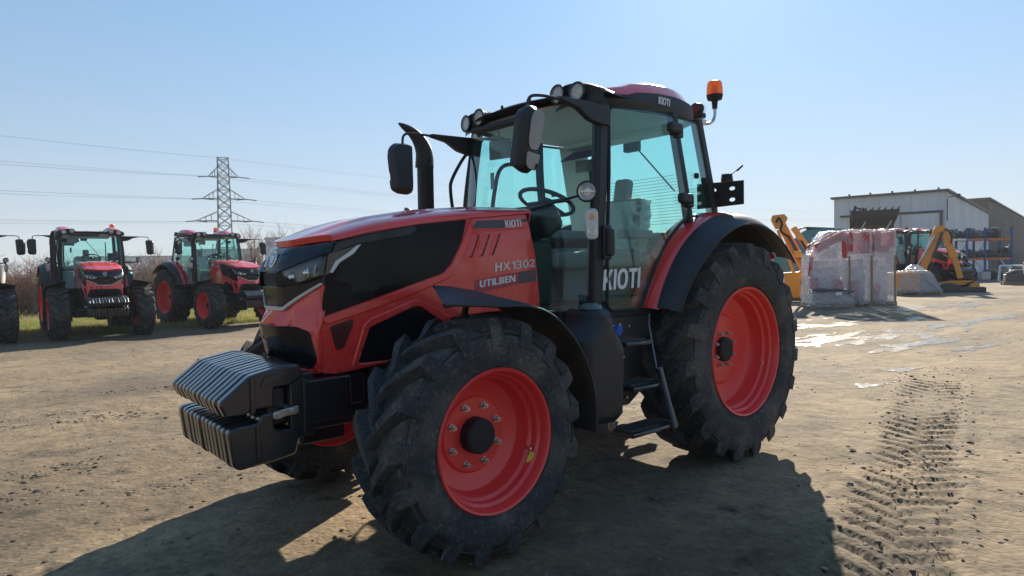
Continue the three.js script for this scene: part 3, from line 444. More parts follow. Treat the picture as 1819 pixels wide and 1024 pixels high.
  { const g = text('KIOTI', 0.125, 0.05, 0.003, 0.1); g.translate(1.685, 2.432, 0.685); M('roof_lettering', g, WHITE, PARTS, 'white lettering on the black roof edge'); }
  both('rear_work_lamp', [mv(new THREE.CylinderGeometry(0.042, 0.035, 0.05, 20), 2.36, 2.515, 0.56, 0, 0, -Math.PI / 2)], LENS);
  both('rear_lamp_housing', [mv(new THREE.CylinderGeometry(0.047, 0.04, 0.05, 20), 2.325, 2.515, 0.56, 0, 0, -Math.PI / 2), box(2.30, 2.36, 2.44, 2.48, 0.5, 0.62, 0.01)], PLASTIC);

  // beacon on a bent arm at the rear left corner
  const b = G('beacon', PARTS);
  M('beacon_arm', [tube([[2.28, 2.40, 0.62], [2.36, 2.40, 0.63], [2.43, 2.43, 0.63], [2.455, 2.48, 0.63], [2.455, 2.545, 0.63]], 0.012, 24, 8), box(2.26, 2.32, 2.38, 2.42, 0.58, 0.65, 0.006)], STEEL, b);
  M('beacon_base', [mv(new THREE.CylinderGeometry(0.060, 0.052, 0.035, 24), 2.455, 2.605, 0.63), mv(new THREE.CylinderGeometry(0.024, 0.018, 0.07, 14), 2.455, 2.555, 0.63)], MATT, b);
  M('beacon_dome', latheZ([[0, 0.105], [0.03, 0.104], [0.046, 0.098], [0.054, 0.082], [0.057, 0.05], [0.060, 0.0]], 28).rotateX(-Math.PI / 2).translate(2.455, 2.622, 0.63), AMBER, b);
  M('beacon_core', [mv(new THREE.CylinderGeometry(0.018, 0.026, 0.07, 12), 2.455, 2.66, 0.63), mv(box(-0.03, 0.03, -0.025, 0.025, -0.004, 0.004, 0.002), 2.455, 2.665, 0.63, 0, 0.7)], AMBERIN, b);

  // slotted black plate and aerial behind the rear corner
  const hp = new THREE.Shape([[0.50, 1.785], [0.88, 1.795], [0.88, 1.965], [0.50, 1.975]].map((q) => new THREE.Vector2(...q)));
  for (const z of [0.64, 0.79]) for (const y of [1.835, 1.915]) { const c = new THREE.Path(); c.absellipse(z, y, 0.024, 0.014, 0, Math.PI * 2); hp.holes.push(c); }
  M('light_bracket', [mv(plain(new THREE.ExtrudeGeometry(hp, { depth: 0.006, bevelEnabled: false, curveSegments: 10 })), 2.42, 0, 0, 0, -Math.PI / 2), box(2.36, 2.425, 1.80, 1.95, 0.62, 0.63, 0.002)], MATT, PARTS);
  M('aerial', [mv(new THREE.CylinderGeometry(0.038, 0.044, 0.05, 18), 2.43, 1.998, 0.74), cylAB([2.43, 2.01, 0.76], [2.52, 2.075, 0.80], 0.003, 0.003, 6), cylAB([2.49, 2.05, 0.787], [2.535, 2.088, 0.807], 0.008, 0.006, 8)], MATT, PARTS);

  // round lamps and side marker lamps on stalks either side of the windscreen
  for (const s of [1, -1]) {
    const l = G('corner_lamp', PARTS), mz = (g) => s > 0 ? g : mirrorZ(g);
    M('lamp_stalk', [mz(tube([[1.04, 1.70, 0.67], [0.92, 1.71, 0.80], [0.80, 1.72, 0.90]], 0.014, 12, 8)), mz(box(0.775, 0.815, 1.52, 1.78, 0.885, 0.915, 0.01))], MATT, l);
    const look = (g) => { const q = new THREE.Quaternion().setFromUnitVectors(V(0, 0, 1), V(-0.86, -0.05, 0.5).normalize()); return mz(plain(plain(g).applyQuaternion(q).translate(0.745, 1.778, 0.90))); };
    M('lamp_body', look(mv(new THREE.SphereGeometry(0.056, 20, 12, 0, Math.PI * 2, 0, Math.PI / 2), 0, 0, 0.012, -Math.PI / 2)), PLASTIC, l);
    M('lamp_reflector', look(mergeGeometries([plain(mv(new THREE.CylinderGeometry(0.050, 0.02, 0.028, 24, 1, true), 0, 0, 0.006, Math.PI / 2)), plain(mv(new THREE.CylinderGeometry(0.02, 0.02, 0.004, 16), 0, 0, -0.006, Math.PI / 2)), box(-0.04, 0.04, -0.006, 0.006, 0.008, 0.016, 0.002)])), phys(col(0.70, 0.70, 0.74), 0.22, { metalness: 0.7 }), l);
    M('lamp_lens', look(mv(new THREE.SphereGeometry(0.10, 24, 8, 0, Math.PI * 2, 0, 0.55), 0, 0, -0.064, Math.PI / 2)), LENS, l);
    M('lamp_ring', look(mv(new THREE.TorusGeometry(0.053, 0.0055, 8, 28), 0, 0, 0.018)), MATT, l);
    // oblong marker: amber over clear
    const ov = [[-0.034, -0.085, 0.034], [0.034, -0.085, 0.034], [0.034, 0.085, 0.034], [-0.034, 0.085, 0.034]], put = (g) => mz(plain(mv(g, 0.762, 1.602, 0.912, 0, -0.75)));
    M('marker_housing', put(panel(ov, 0.026, 0.004, (a, b2, c) => [a, b2, c - 0.02], { r: 0.034, edge: 0 })), SATIN, l);
    M('marker_amber', put(mv(new THREE.SphereGeometry(0.020, 14, 10).scale(1, 1, 0.45), 0, 0.04, 0.006)), AMBERIN, l, 'amber turn lamp');
    M('marker_bowl', put(mv(new THREE.TorusGeometry(0.02, 0.006, 8, 20), 0, -0.04, 0.012)), CHROME, l);
    M('marker_lens', put(panel(ov.map(([a, b2, c]) => [a * 0.95, b2 * 0.96, c]), 0.004, 0.003, (a, b2, c) => [a, b2, c + 0.020], { r: 0.03, edge: 0 })), LENS, l);
  }

  // interior
  M('seat', [mv(box(-0.26, 0.26, -0.06, 0.07, -0.26, 0.26, 0.05), 1.82, 1.42, 0, 0, 0, 0.05), mv(box(-0.07, 0.07, -0.27, 0.27, -0.25, 0.25, 0.06), 2.10, 1.62, 0, 0, 0, -0.16), mv(box(-0.045, 0.045, -0.12, 0.12, -0.07, 0.07, 0.03), 2.155, 1.93, 0, 0, 0, -0.2), box(1.66, 2.0, 1.10, 1.44, -0.2, 0.2, 0.03), mv(box(-0.17, 0.17, -0.035, 0.035, -0.04, 0.04, 0.02), 1.92, 1.60, 0.30), mv(box(-0.2, 0.2, -0.035, 0.035, -0.06, 0.06, 0.02), 1.85, 1.62, -0.33)], GREYIN, PARTS);
  M('seat_cover', grid(16, 12, (u, v) => { const t = u * Math.PI * 2, y = lerp(1.40, 1.86, v), w = 0.275 + 0.012 * Math.sin(u * 43 + v * 9) + 0.010 * Math.sin(v * 31 + u * 12), d = 0.10 + 0.01 * Math.sin(u * 57 + v * 21); return [2.10 + (y - 1.62) * 0.16 + d * Math.cos(t), y, w * Math.sin(t)]; }, 0.4), FILMW, PARTS, 'clear plastic cover over the seat back');
  M('side_console', [box(1.45, 2.2, 1.10, 1.52, -0.60, -0.34, 0.03), mv(box(-0.25, 0.25, -0.03, 0.03, -0.09, 0.09, 0.02), 1.75, 1.60, -0.42), box(1.9, 2.35, 1.08, 1.45, 0.36, 0.60, 0.04), cylAB([1.6, 1.55, -0.45], [1.55, 1.74, -0.45], 0.012, 0.016, 8), cylAB([1.7, 1.55, -0.5], [1.66, 1.72, -0.5], 0.012, 0.016, 8)], GREYIN, PARTS);
  M('dashboard', [box(1.0, 1.22, 1.10, 1.55, -0.16, 0.16, 0.04), mv(box(-0.10, 0.10, -0.10, 0.10, -0.22, 0.22, 0.05), 1.16, 1.68, 0, 0, 0, 0.5), cylAB([1.18, 1.5, 0], [1.31, 1.82, 0], 0.04, 0.03, 12)], phys(col(0.035, 0.037, 0.04), 0.6), PARTS);
  const tw = (g) => mv(g, 1.315, 1.825, 0, 0, 0, -0.42);
  const st = G('steering_wheel', PARTS);
  M('wheel_rim', tw(mv(new THREE.TorusGeometry(0.195, 0.015, 10, 40), 0, 0, 0, Math.PI / 2)), PLASTIC, st);
  M('wheel_spokes', [tw(box(-0.02, 0.02, -0.008, 0.008, -0.19, 0.19, 0.005)), tw(box(0, 0.19, -0.008, 0.008, -0.018, 0.018, 0.005)), tw(mv(new THREE.CylinderGeometry(0.05, 0.055, 0.03, 18), 0, 0, 0))], PLASTIC, st);
  M('monitor', [mv(box(-0.012, 0.012, -0.07, 0.07, -0.10, 0.10, 0.01), 1.22, 2.24, -0.38, 0, 0.2), cylAB([1.2, 2.4, -0.38], [1.22, 2.3, -0.38], 0.008, 0.008, 6), box(1.17, 1.175, 1.95, 2.07, -0.44, -0.40, 0.002)], GREYIN, PARTS);
  M('sun_visor', [box(1.0, 1.08, 2.34, 2.372, -0.45, 0.15, 0.01)], phys(col(0.03, 0.03, 0.033), 0.7), PARTS);
  M('ceiling_panel', [mv(box(-0.09, 0.09, -0.006, 0.006, -0.18, 0.18, 0.004), 2.06, 2.28, -0.33, 0, 0, 0.5)], phys(col(0.03, 0.03, 0.033), 0.7), PARTS);
  M('interior_mirror', [mv(box(-0.008, 0.008, -0.05, 0.05, -0.12, 0.12, 0.008), 2.15, 2.20, -0.35, 0, 0.3), boxAB([2.15, 2.2, -0.35], [2.2, 2.36, -0.3], 0.01, 0.01)], GREYIN, PARTS);
  M('corner_trim', grid(8, 8, (u, v) => { const y = lerp(1.5, 2.38, v), t = u * Math.PI / 2; return [lerp(2.40, 2.22, v) - 0.16 * (1 - Math.sin(t)), y, -0.60 + 0.16 * (1 - Math.cos(t)) - 0.0]; }, 0.8), LINER, PARTS);
  M('interior_handrail', [tube([[1.3, 1.55, -0.62], [1.34, 1.95, -0.60], [1.42, 2.16, -0.58], [1.75, 2.19, -0.60]], 0.016, 24, 8)], MATT, PARTS);
  M('front_wiper', [boxAB([0.93, 1.72, 0.10], [1.005, 1.80, 0.60], 0.014, 0.014), boxAB([0.905, 1.70, -0.03], [0.955, 1.755, 0.35], 0.022, 0.012), cylAB([0.9, 1.66, 0.0], [0.9, 1.72, 0.0], 0.018, 0.018, 10)], MATT, PARTS);

  // exhaust with swept outlet, on the right of the hood
  const ex = G('exhaust', PARTS); ex.position.set(0.835 - 0.635 * 1.06, 2.18 - 2.13 * 1.06, -0.80 + 0.5 * 1.06); ex.scale.setScalar(1.06);
  M('exhaust_pipe', [cylAB([0.635, 1.2, -0.50], [0.635, 2.13, -0.50], 0.053, 0.053, 24), mv(new THREE.TorusGeometry(0.054, 0.005, 6, 24), 0.635, 2.10, -0.5, Math.PI / 2)], PLASTIC, ex);
  M('exhaust_outlet', (() => { const c = new THREE.CatmullRomCurve3([V(0.635, 2.08, -0.5), V(0.635, 2.18, -0.5), V(0.605, 2.25, -0.5), V(0.545, 2.31, -0.5), V(0.435, 2.362, -0.5)]); const g = grid(20, 16, (u, v) => { const p = c.getPoint(v), t = c.getTangent(v), nrm = V(-t.y, t.x, 0), a = u * Math.PI * 2, r = 0.068 * Math.pow(1 - Math.pow(v, 1.6) * 0.985, 0.6), rz = 0.060 * Math.pow(1 - v * 0.98, 0.4); return [p.x + nrm.x * r * Math.cos(a), p.y + nrm.y * r * Math.cos(a), p.z + rz * Math.sin(a)]; }, 0.8); return g; })(), PLASTIC, ex);
  M('heat_guard', [box(0.60, 0.67, 1.2, 2.09, -0.452, -0.44, 0.004), cylAB([0.635, 2.12, -0.445], [0.635, 2.12, -0.43], 0.01, 0.01, 8)], MATT, ex);
  both('grab_rail', tube([[1.02, 1.72, 0.69], [1.0, 1.95, 0.705], [1.02, 2.05, 0.705], [1.12, 2.22, 0.68], [1.15, 2.23, 0.65]], 0.013, 24, 8), MATT, PARTS);
  PARTS.children[PARTS.children.length - 2].removeFromParent();   // the photograph shows that rail on the right only

  // mirrors: arm hinged at the top of the front pillar
  for (const s of [1, -1]) {
    const m = G('mirror', PARTS); m.position.set(1.15, 2.30, s * 0.655); m.userData.side = s;
    const mz = (g) => s > 0 ? g : mirrorZ(g);
    // local: arm points to -x, reads as folded forward; turned outwards on the parked tractors
    M('mirror_arm', mz(mergeGeometries([panel([[0.06, 0.06], [0.06, -0.07], [-0.04, -0.07], [-0.12, -0.055], [-0.22, 0.0], [-0.36, 0.025], [-0.36, 0.045], [-0.05, 0.055]], 0.035, 0.006, (a, b2, c) => [a, b2, c - 0.018], { r: 0.015, edge: 0 }), tube([[-0.34, 0.033, 0], [-0.50, 0.03, 0.0], [-0.585, 0.01, -0.01], [-0.60, -0.06, -0.01], [-0.605, -0.2, 0.0]], 0.009, 24, 8)].map(plain))), PLASTIC, m);
    const head = [[-0.088, -0.165, 0.05], [0.06, -0.178, 0.06], [0.085, 0.15, 0.06], [0.05, 0.172, 0.05], [-0.055, 0.168, 0.05], [-0.092, 0.12, 0.05]];
    const turn = s > 0 ? 0.36 : 0.1;
    const put = (g) => mz(plain(mv(plain(g).rotateX(0.16), -0.600, -0.23, 0.02, 0, turn, 0)));
    M('mirror_shell', put(panel(head, 0.012, 0.024, (a, b2, c) => [a * 1.06, b2 * 1.06, c * 1.5 - 0.036 - (c < 0 ? 0.012 : 0)], { r: 0.04, edge: 0 })), PLASTIC, m);
    M('mirror_glass', put(mergeGeometries([panel(head.map(([a, b2, c]) => [a * 0.9, b2 < -0.05 ? -0.055 : b2 * 0.94, c]), 0.003, 0.001, (a, b2, c) => [a, b2, c + 0.020], { r: 0.02, edge: 0 }), panel(head.map(([a, b2, c]) => [a * 0.9, b2 > -0.05 ? -0.07 : b2 * 0.94, c]), 0.003, 0.001, (a, b2, c) => [a, b2, c + 0.020], { r: 0.02, edge: 0 })].map(plain))), MIRROR, m);
  }

  // tank with filler neck, left side
  const tank = [[0.70, 0.53], [0.76, 0.485], [1.00, 0.47], [1.055, 0.50], [1.05, 0.93], [0.985, 1.005], [0.955, 1.04], [0.945, 1.13], [0.80, 1.13], [0.785, 1.05], [0.72, 1.01], [0.685, 0.96]];
  M('side_tank', panel(tank, 0.20, 0.05, (x, y, c) => [x, y, 0.66 + c + 0.02 * Math.sin((y - 0.5) * 3)], { r: 0.05, edge: 0.12, ang: 0.9 }), PLASTIC, PARTS);
  M('tank_cap', [mv(new THREE.CylinderGeometry(0.062, 0.068, 0.022, 24), 0.87, 1.142, 0.80), mv(new THREE.CylinderGeometry(0.03, 0.05, 0.012, 20), 0.87, 1.157, 0.80)], phys(col(0.05, 0.10, 0.09), 0.3, { clearcoat: 0.6 }), PARTS);
  M('filler_cap', [mv(mergeGeometries([plain(mv(new THREE.CylinderGeometry(0.030, 0.034, 0.035, 18), 0, 0, 0)), plain(mv(box(-0.03, 0.03, 0.015, 0.03, -0.007, 0.007, 0.004), 0, 0, 0))]), 1.065, 0.995, 0.83, 0.5, 0, -0.3)], BLUE, PARTS, 'blue filler cap');
  M('filler_neck', cylAB([1.075, 0.93, 0.79], [1.07, 0.985, 0.82], 0.03, 0.03, 14), PLASTIC, PARTS);
  // steps
  const L = G('cab_steps', PARTS);
  for (const [x0, x1, y, z0, z1] of [[1.06, 1.30, 0.928, 0.66, 0.90], [1.07, 1.375, 0.672, 0.72, 0.945], [1.03, 1.46, 0.412, 0.78, 0.965]]) {
    M('step_tread', [box(x0, x1, y - 0.032, y, z0, z1, 0.008), ...[0.2, 0.4, 0.6, 0.8].map((t) => box(x0 + 0.01, x1 - 0.01, y, y + 0.006, lerp(z0, z1, t) - 0.008, lerp(z0, z1, t) + 0.008, 0.002)), tube([[x0, y - 0.012, z1 - 0.005], [lerp(x0, x1, 0.5), y - 0.012, z1 + 0.012], [x1, y - 0.012, z1 - 0.02]], 0.013, 12, 6)], IRON, L);
  }
  M('step_frame', [boxAB([1.085, 0.96, 0.70], [1.045, 0.39, 0.80], 0.03, 0.05), boxAB([1.33, 0.75, 0.92], [1.455, 0.385, 0.965], 0.022, 0.022), panel([[1.09, 0.50], [1.10, 0.93], [1.42, 0.95], [1.55, 1.06], [1.5, 0.55], [1.38, 0.48]], 0.012, 0.003, (a, b2, c) => [a, b2, 0.64 + c], { r: 0.02, edge: 0 })], IRON, L);
  M('step_side_plate', panel([[1.10, 0.50], [1.11, 0.90], [1.20, 0.90], [1.31, 0.52]], 0.008, 0.002, (a, b2, c) => [a, b2, 0.665 + c], { r: 0.01, edge: 0 }), GREYBLUE, L);
  M('step_rail', [cylAB([1.305, 0.76, 0.955], [1.425, 0.385, 0.975], 0.014, 0.014, 10), boxAB([1.40, 0.73, 0.86], [1.46, 1.0, 0.76], 0.012, 0.012), boxAB([1.46, 1.0, 0.76], [1.52, 1.06, 0.72], 0.012, 0.012)], phys(col(0.12, 0.15, 0.19), 0.35, { clearcoat: 0.4 }), L);
  for (const [x, y] of [[1.2, 1.0], [1.27, 1.005], [1.36, 0.99], [1.18, 0.55], [1.26, 0.55], [1.33, 0.54], [1.40, 0.62], [1.30, 0.80]]) M('bolt', [cylAB([x, y, 0.655], [x, y, 0.685], 0.009, 0.009, 6)], STEEL, L);
  M('sill_panel', [box(1.04, 1.58, 0.90, 1.055, 0.60, 0.68, 0.012), box(1.0, 1.06, 0.85, 1.06, -0.66, 0.66, 0.012)], PLASTIC, PARTS);
  M('right_step', [box(1.36, 1.56, 0.92, 0.95, -0.80, -0.62, 0.01), box(1.36, 1.56, 0.6, 0.63, -0.80, -0.62, 0.01), boxAB([1.37, 1.02, -0.64], [1.37, 0.6, -0.66], 0.03, 0.03), boxAB([1.55, 1.02, -0.64], [1.55, 0.6, -0.66], 0.03, 0.03)], IRON, PARTS).name = 'right_hand_steps';
}
PARTS.traverse((o) => { if (o.name === 'right_hand_steps') o.name = 'entry_steps'; });

// parked tractors: same machine, mirrors turned out, no dealer stickers
function parked([x, y, z], turn, label, out = 1.05) {
  const t = PARTS.clone(); t.name = 'tractor'; t.position.set(x, y, z); t.rotation.y = turn;
  t.children.forEach((c) => { if (c.name === 'mirror') c.rotation.y = -c.userData.side * -out; });
  t.userData = {}; t.userData.label = label; t.userData.category = 'tractor'; t.userData.group = 'red tractors parked in the yard';
  return t;
}
const bgTractors = [
  parked([0.89, -0.06, -14.05], 1.545, 'parked red tractor facing the camera in front of the bare hedge, all of it visible'),
  parked([4.13, -0.05, -14.52], 1.74, 'parked red tractor under the lattice pylon, nearest the big tractor\'s nose', 1.05),
  parked([-1.64, -0.06, -14.36], 1.57, 'parked red tractor cut off by the left picture edge'),
  parked([28.0, 0.1, -4.95], 1.07, 'parked red tractor behind the wrapped pallets and orange boom', 1.05),
];
// the near tractor's own stickers
{
  const place = (g, x, y, o) => { g.rotateZ(0.10); g.translate(x, y, 0); const p = g.attributes.position; for (let i = 0; i < p.count; i++) p.setZ(i, p.getZ(i) + Zs(p.getX(i), p.getY(i)) + o); return g; };
  const s = G('dealer_sticker', PARTS);
  M('sticker_sheet', panel([[0.358, 1.255], [0.362, 1.305], [0.69, 1.345], [0.69, 1.275], [0.42, 1.235]], 0.0008, 0, sideMap(0.0), { r: 0.002, edge: 0.1 }), phys(col(0.42, 0.045, 0.07), 0.4), s);
  M('sticker_lettering', place(text('UTILBEN', 0.272, 0.040, 0.001, 0.12), 0.395, 1.262, 0.001), WHITE, s, 'white lettering on a red sticker');
  M('sticker_square', panel([[0.694, 1.275], [0.694, 1.347], [0.762, 1.353], [0.764, 1.281]], 0.0008, 0, sideMap(0.0), { r: 0.002, edge: 0.1 }), GREYBLUE, s);
  M('sticker_square', panel([[0.768, 1.282], [0.766, 1.353], [0.835, 1.36], [0.84, 1.287]], 0.0008, 0, sideMap(0.0), { r: 0.002, edge: 0.1 }), GREYBLUE, s);
  M('sticker_mark', [place(box(0, 0.036, 0, 0.004, 0, 0.001, 0), 0.708, 1.298, 0), mv(place(box(-0.016, 0.016, -0.004, 0.004, 0, 0.001, 0), 0, 0, 0), 0.792, 1.338, Zs(0.79, 1.33) - Zs(0, 0)), mv(place(box(-0.008, 0.008, -0.004, 0.004, 0, 0.001, 0), 0, 0, 0), 0.80, 1.325, Zs(0.79, 1.33) - Zs(0, 0))], phys(col(0.45, 0.05, 0.04), 0.4), s);
}
top(PARTS, 'large red and black tractor with front weights filling the middle of the yard', 'tractor', 'red tractors parked in the yard');
bgTractors.forEach((t) => top(t, null, null));

// ---------------------------------------------------------------- ground
const baseH = (x, z) => -0.06 * smooth((-z - 3.5) / 10) * smooth((12 - x) / 8) + 0.12 * smooth((x - 9) / 9);
const T0 = [1.0, 2.28], T1 = [7.6, 0.62], TL = Math.hypot(T1[0] - T0[0], T1[1] - T0[1]), TD = [(T1[0] - T0[0]) / TL, (T1[1] - T0[1]) / TL];
function trackH(x, z) {
  const l = (x - T0[0]) * TD[0] + (z - T0[1]) * TD[1], w0 = -(x - T0[0]) * TD[1] + (z - T0[1]) * TD[0];
  if (l < -0.5 || l > TL || Math.abs(w0) > 0.45) return [0, 0];
  const w = w0 + 0.05 * (vnoise(l * 1.7, 3) - 0.5), a = Math.abs(w) / 0.25, in_ = smooth((1.12 - a) / 0.25), ends = smooth((l + 0.5) / 0.5) * smooth((TL - l) / 1.5);
  const ph = ((l + (w > 0 ? 0.085 : 0) - 0.75 * Math.abs(w) + 0.02 * (vnoise(l * 6, w * 9) - 0.5)) / 0.17) % 1, q = ph < 0 ? ph + 1 : ph;
  const groove = smooth((0.5 - Math.abs(q - 0.5) * 1.0 - 0.2) / 0.12) * 0; 
  const lug = smooth((q - 0.10) / 0.12) * smooth((0.42 - q) / 0.05), wear = 0.25 + 0.75 * smooth((fbm(x * 1.6, z * 2.3, 3, 0, 60) - 0.36) * 4), rim = smooth((1.5 - a) / 0.2) * smooth((a - 0.95) / 0.2);
  return [ends * (in_ * (-0.023 * lug + 0.006 * (1 - lug) * (0.4 + vnoise(x * 14, z * 14, 0, 61))) * wear + rim * 0.012 * vnoise(x * 9, z * 9, 0, 62)), ends * in_ * wear];
}
function groundH(x, z) {
  const d = Math.hypot(x + 1, z - 1), near = 1 / (1 + d * d * 0.0006);
  let h = baseH(x, z) + (fbm(x * 0.35, z * 0.35, 3, 0, 40) - 0.5) * 0.05 + (fbm(x * 1.3 + 9, z * 2.2, 4, 0, 44) - 0.5) * 0.035 * near + (fbm(x * 7, z * 8, 3, 0, 48) - 0.5) * 0.010 * near;
  const pads = [[0, 0.82], [0, -0.82], [2.36, 0.73], [2.36, -0.73]]; let f = 0; for (const [px, pz] of pads) f = Math.max(f, smooth(1.4 - Math.hypot(x - px, (z - pz)) / 0.45)); h = lerp(h, baseH(x, z) - 0.012, f);
  return h + trackH(x, z)[0];
}
const txSoil = tex(1024, (u, v) => {
  const a = fbm(u * 4, v * 4, 6, 4, 71), b = fbm(u * 48, v * 48, 3, 48, 72), c = fbm(u * 160, v * 160, 2, 160, 73), st = fbm(u * 5, v * 26, 4, 0, 74), sp = vnoise(u * 190, v * 190, 190, 75), cl = fbm(u * 22, v * 22, 3, 22, 77);
  let k = 0.74 + (a - 0.5) * 0.62 + (b - 0.5) * 0.45 + (c - 0.5) * 0.5; k += (cl > 0.66 ? -(cl - 0.66) * 2.0 : 0);
  if (sp > 0.94) k *= 1.35; if (sp < 0.05) k *= 0.55;
  return [s2(0.320 * k), s2(0.228 * k * (1 - (a - 0.5) * 0.1)), s2(0.130 * k * (1 - (a - 0.5) * 0.25))];
}, true, 1 / 4.3);
const txSoilB = tex(1024, (u, v) => 0.5 + (fbm(u * 24, v * 24, 5, 24, 81) - 0.5) * 0.75 + (vnoise(u * 140, v * 140, 140, 82) - 0.5) * 0.22, false, 1 / 2.3);
{
  const lines = (fine0, fine1, step, far0, far1, gr) => { const a = []; for (let x = fine0; x <= fine1 + 1e-6; x += step) a.push(x); let s = step, x = fine1; while (x < far1) { s *= gr; x += s; a.push(Math.min(x, far1)); } s = step; x = fine0; while (x > far0) { s *= 1.09; x -= s; a.unshift(Math.max(x, far0)); } return a; };
  const X = lines(-3.2, 7.6, 0.03, -900, 1100, 1.04), Z = lines(-3.0, 3.4, 0.03, -1200, 500, 1.09), nx = X.length, nz = Z.length;
  const p = new Float32Array(nx * nz * 3), c = new Float32Array(nx * nz * 3), uv = new Float32Array(nx * nz * 2), ix = [];
  for (let j = 0; j < nz; j++) for (let i = 0; i < nx; i++) {
    const o = j * nx + i, x = X[i], z = Z[j]; p[o * 3] = x; p[o * 3 + 1] = groundH(x, z); p[o * 3 + 2] = z; uv[o * 2] = x; uv[o * 2 + 1] = z;
    // patches: damp dark earth, dry pale crust, fresh earth in the tread marks, grass verge under the hedge
    const m = fbm(x * 0.30 + 5, z * 0.55, 4, 0, 90), m2 = fbm(x * 1.1, z * 2.3 + 4, 4, 0, 94), tr = trackH(x, z)[1], pale = smooth((fbm(x * 0.22, z * 0.9 + 7, 4, 0, 97) - 0.52) * 6) * smooth((x - 6) / 4) * smooth((40 - x) / 12);
    let k = 0.80 + (m - 0.5) * 0.9 + (m2 - 0.5) * 0.6 - 0.22 * tr * (0.4 + vnoise(x * 11, z * 11, 0, 99));
    let R = k, Gc = k, B = k; R += pale * 0.35; Gc += pale * 0.42; B += pale * 0.55;
    const gr = smooth((-z - 15.1 + 0.9 * (fbm(x * 0.7, z * 0.7, 3, 0, 101) - 0.5)) / 0.9) * smooth((16 - x) / 3), gk = 0.55 + 0.6 * fbm(x * 1.5, z * 1.5, 3, 0, 103);
    R = lerp(R, 0.75 * gk, gr); Gc = lerp(Gc, 1.05 * gk, gr); B = lerp(B, 0.42 * gk, gr);
    c.set([R, Gc, B], o * 3);
  }
  for (let j = 0; j < nz - 1; j++) for (let i = 0; i < nx - 1; i++) { const a = j * nx + i, b = a + 1, d = a + nx, e = d + 1; ix.push(a, d, b, b, d, e); }
  const g = new THREE.BufferGeometry(); g.setAttribute('position', new THREE.BufferAttribute(p, 3)); g.setAttribute('color', new THREE.BufferAttribute(c, 3)); g.setAttribute('uv', new THREE.BufferAttribute(uv, 2)); g.setIndex(ix); g.computeVertexNormals();
  const m = new THREE.Mesh(g, new THREE.MeshStandardMaterial({ map: txSoil, bumpMap: txSoilB, bumpScale: 0.016, roughness: 0.93, vertexColors: true })); m.name = 'ground'; m.receiveShadow = true; m.castShadow = true;
  top(m, null, null, null, 'structure');
  // wet mud films: parts of the same surface, a little above it, cut along the edge of the damp
  const spots = [[9.2, -1.7, 1.0, 0.5], [10.6, -1.3, 1.5, 0.5], [10.4, -0.3, 0.9, 0.25], [9.0, -0.3, 0.8, 0.2], [10.2, 0.45, 0.7, 0.16], [7.25, 0.4, 0.35, 0.10], [5.75, 0.5, 0.45, 0.12], [12.7, -2.5, 2.0, 0.4], [14.5, -0.5, 2.0, 0.3], [17.5, -2.4, 3, 0.5]];
  const wet = (x, z) => { let s = -1; for (const [a, b, w, d] of spots) { const q = 1 - Math.hypot((x - a) / w, (z - b - 0.25 * (x - a)) / d); if (q > s) s = q; } return s + (fbm(x * 2.2, z * 6, 4, 0, 200) - 0.5) * 3.4 - 0.2; };
  const wp = [], wu = [];
  const inr = (a, lo, hi) => { let i = 0; while (a[i] < lo) i++; let j = i; while (a[j] < hi) j++; return [i, j]; };
  const [i0, i1] = inr(X, 4.5, 21), [j0, j1] = inr(Z, -5, 1.4);
  const W = (o) => { const x = p[o * 3], z = p[o * 3 + 2]; return { p: [x, p[o * 3 + 1] + 0.004, z], m: wet(x, z) }; };
  const cut = (a, b) => { const t = a.m / (a.m - b.m); return { p: a.p.map((v, k) => lerp(v, b.p[k], t)), m: 0 }; };
  for (let j = j0; j < j1; j++) for (let i = i0; i < i1; i++) { const a = W(j * nx + i), b = W(j * nx + i + 1), d = W((j + 1) * nx + i), e = W((j + 1) * nx + i + 1); for (const T of [[a, d, b], [b, d, e]]) { const out = []; for (let k = 0; k < 3; k++) { const q = T[k], r = T[(k + 1) % 3]; if (q.m > 0) out.push(q); if ((q.m > 0) !== (r.m > 0)) out.push(cut(q, r)); } for (let k = 1; k < out.length - 1; k++) for (const q of [out[0], out[k], out[k + 1]]) { wp.push(...q.p); wu.push(q.p[0], q.p[2]); } } }
  const wg = new THREE.BufferGeometry(); wg.setAttribute('position', new THREE.Float32BufferAttribute(wp, 3)); wg.setAttribute('uv', new THREE.Float32BufferAttribute(wu, 2)); wg.computeVertexNormals();
  const wm = new THREE.Mesh(wg, new THREE.MeshPhysicalMaterial({ color: new THREE.Color().setRGB(0.24, 0.20, 0.15), roughness: 0.30, specularIntensity: 0.55, bumpMap: txSoilB, bumpScale: 0.006 })); wm.name = 'wet_mud'; wm.receiveShadow = true; top(wm, null, null, null, 'structure');
}

// ---------------------------------------------------------------- yard things
const at = (name, x, y, z, turn = 0) => { const g = G(name); g.position.set(x, y, z); g.rotation.y = turn; return g; };
const flat2 = (pts, d, b = 0.01, z0 = 0, r = 0.02) => panel(pts, d - 2 * b, b, (x, y, c) => [x, y, c + b + z0], { r, edge: 0 });
const ORANGE = phys(col(0.78, 0.30, 0.025), 0.42, { clearcoat: 0.3, roughnessMap: txDust });
const TEAL = phys(col(0.012, 0.20, 0.23), 0.4, { clearcoat: 0.4, roughnessMap: txDust });
const DARKM = phys(col(0.06, 0.057, 0.056), 0.55, { roughnessMap: txDust });
const HOSE = phys(col(0.012, 0.012, 0.013), 0.5);
const txFilm = tex(512, (u, v) => 0.5 + (fbm(u * 9, v * 9, 5, 9, 120) - 0.5) * 1.3, false, 1.1);
const FILM = phys(col(0.86, 0.87, 0.90), 0.22, { transmission: 0.66, thickness: 0, bumpMap: txFilm, bumpScale: 0.06 });
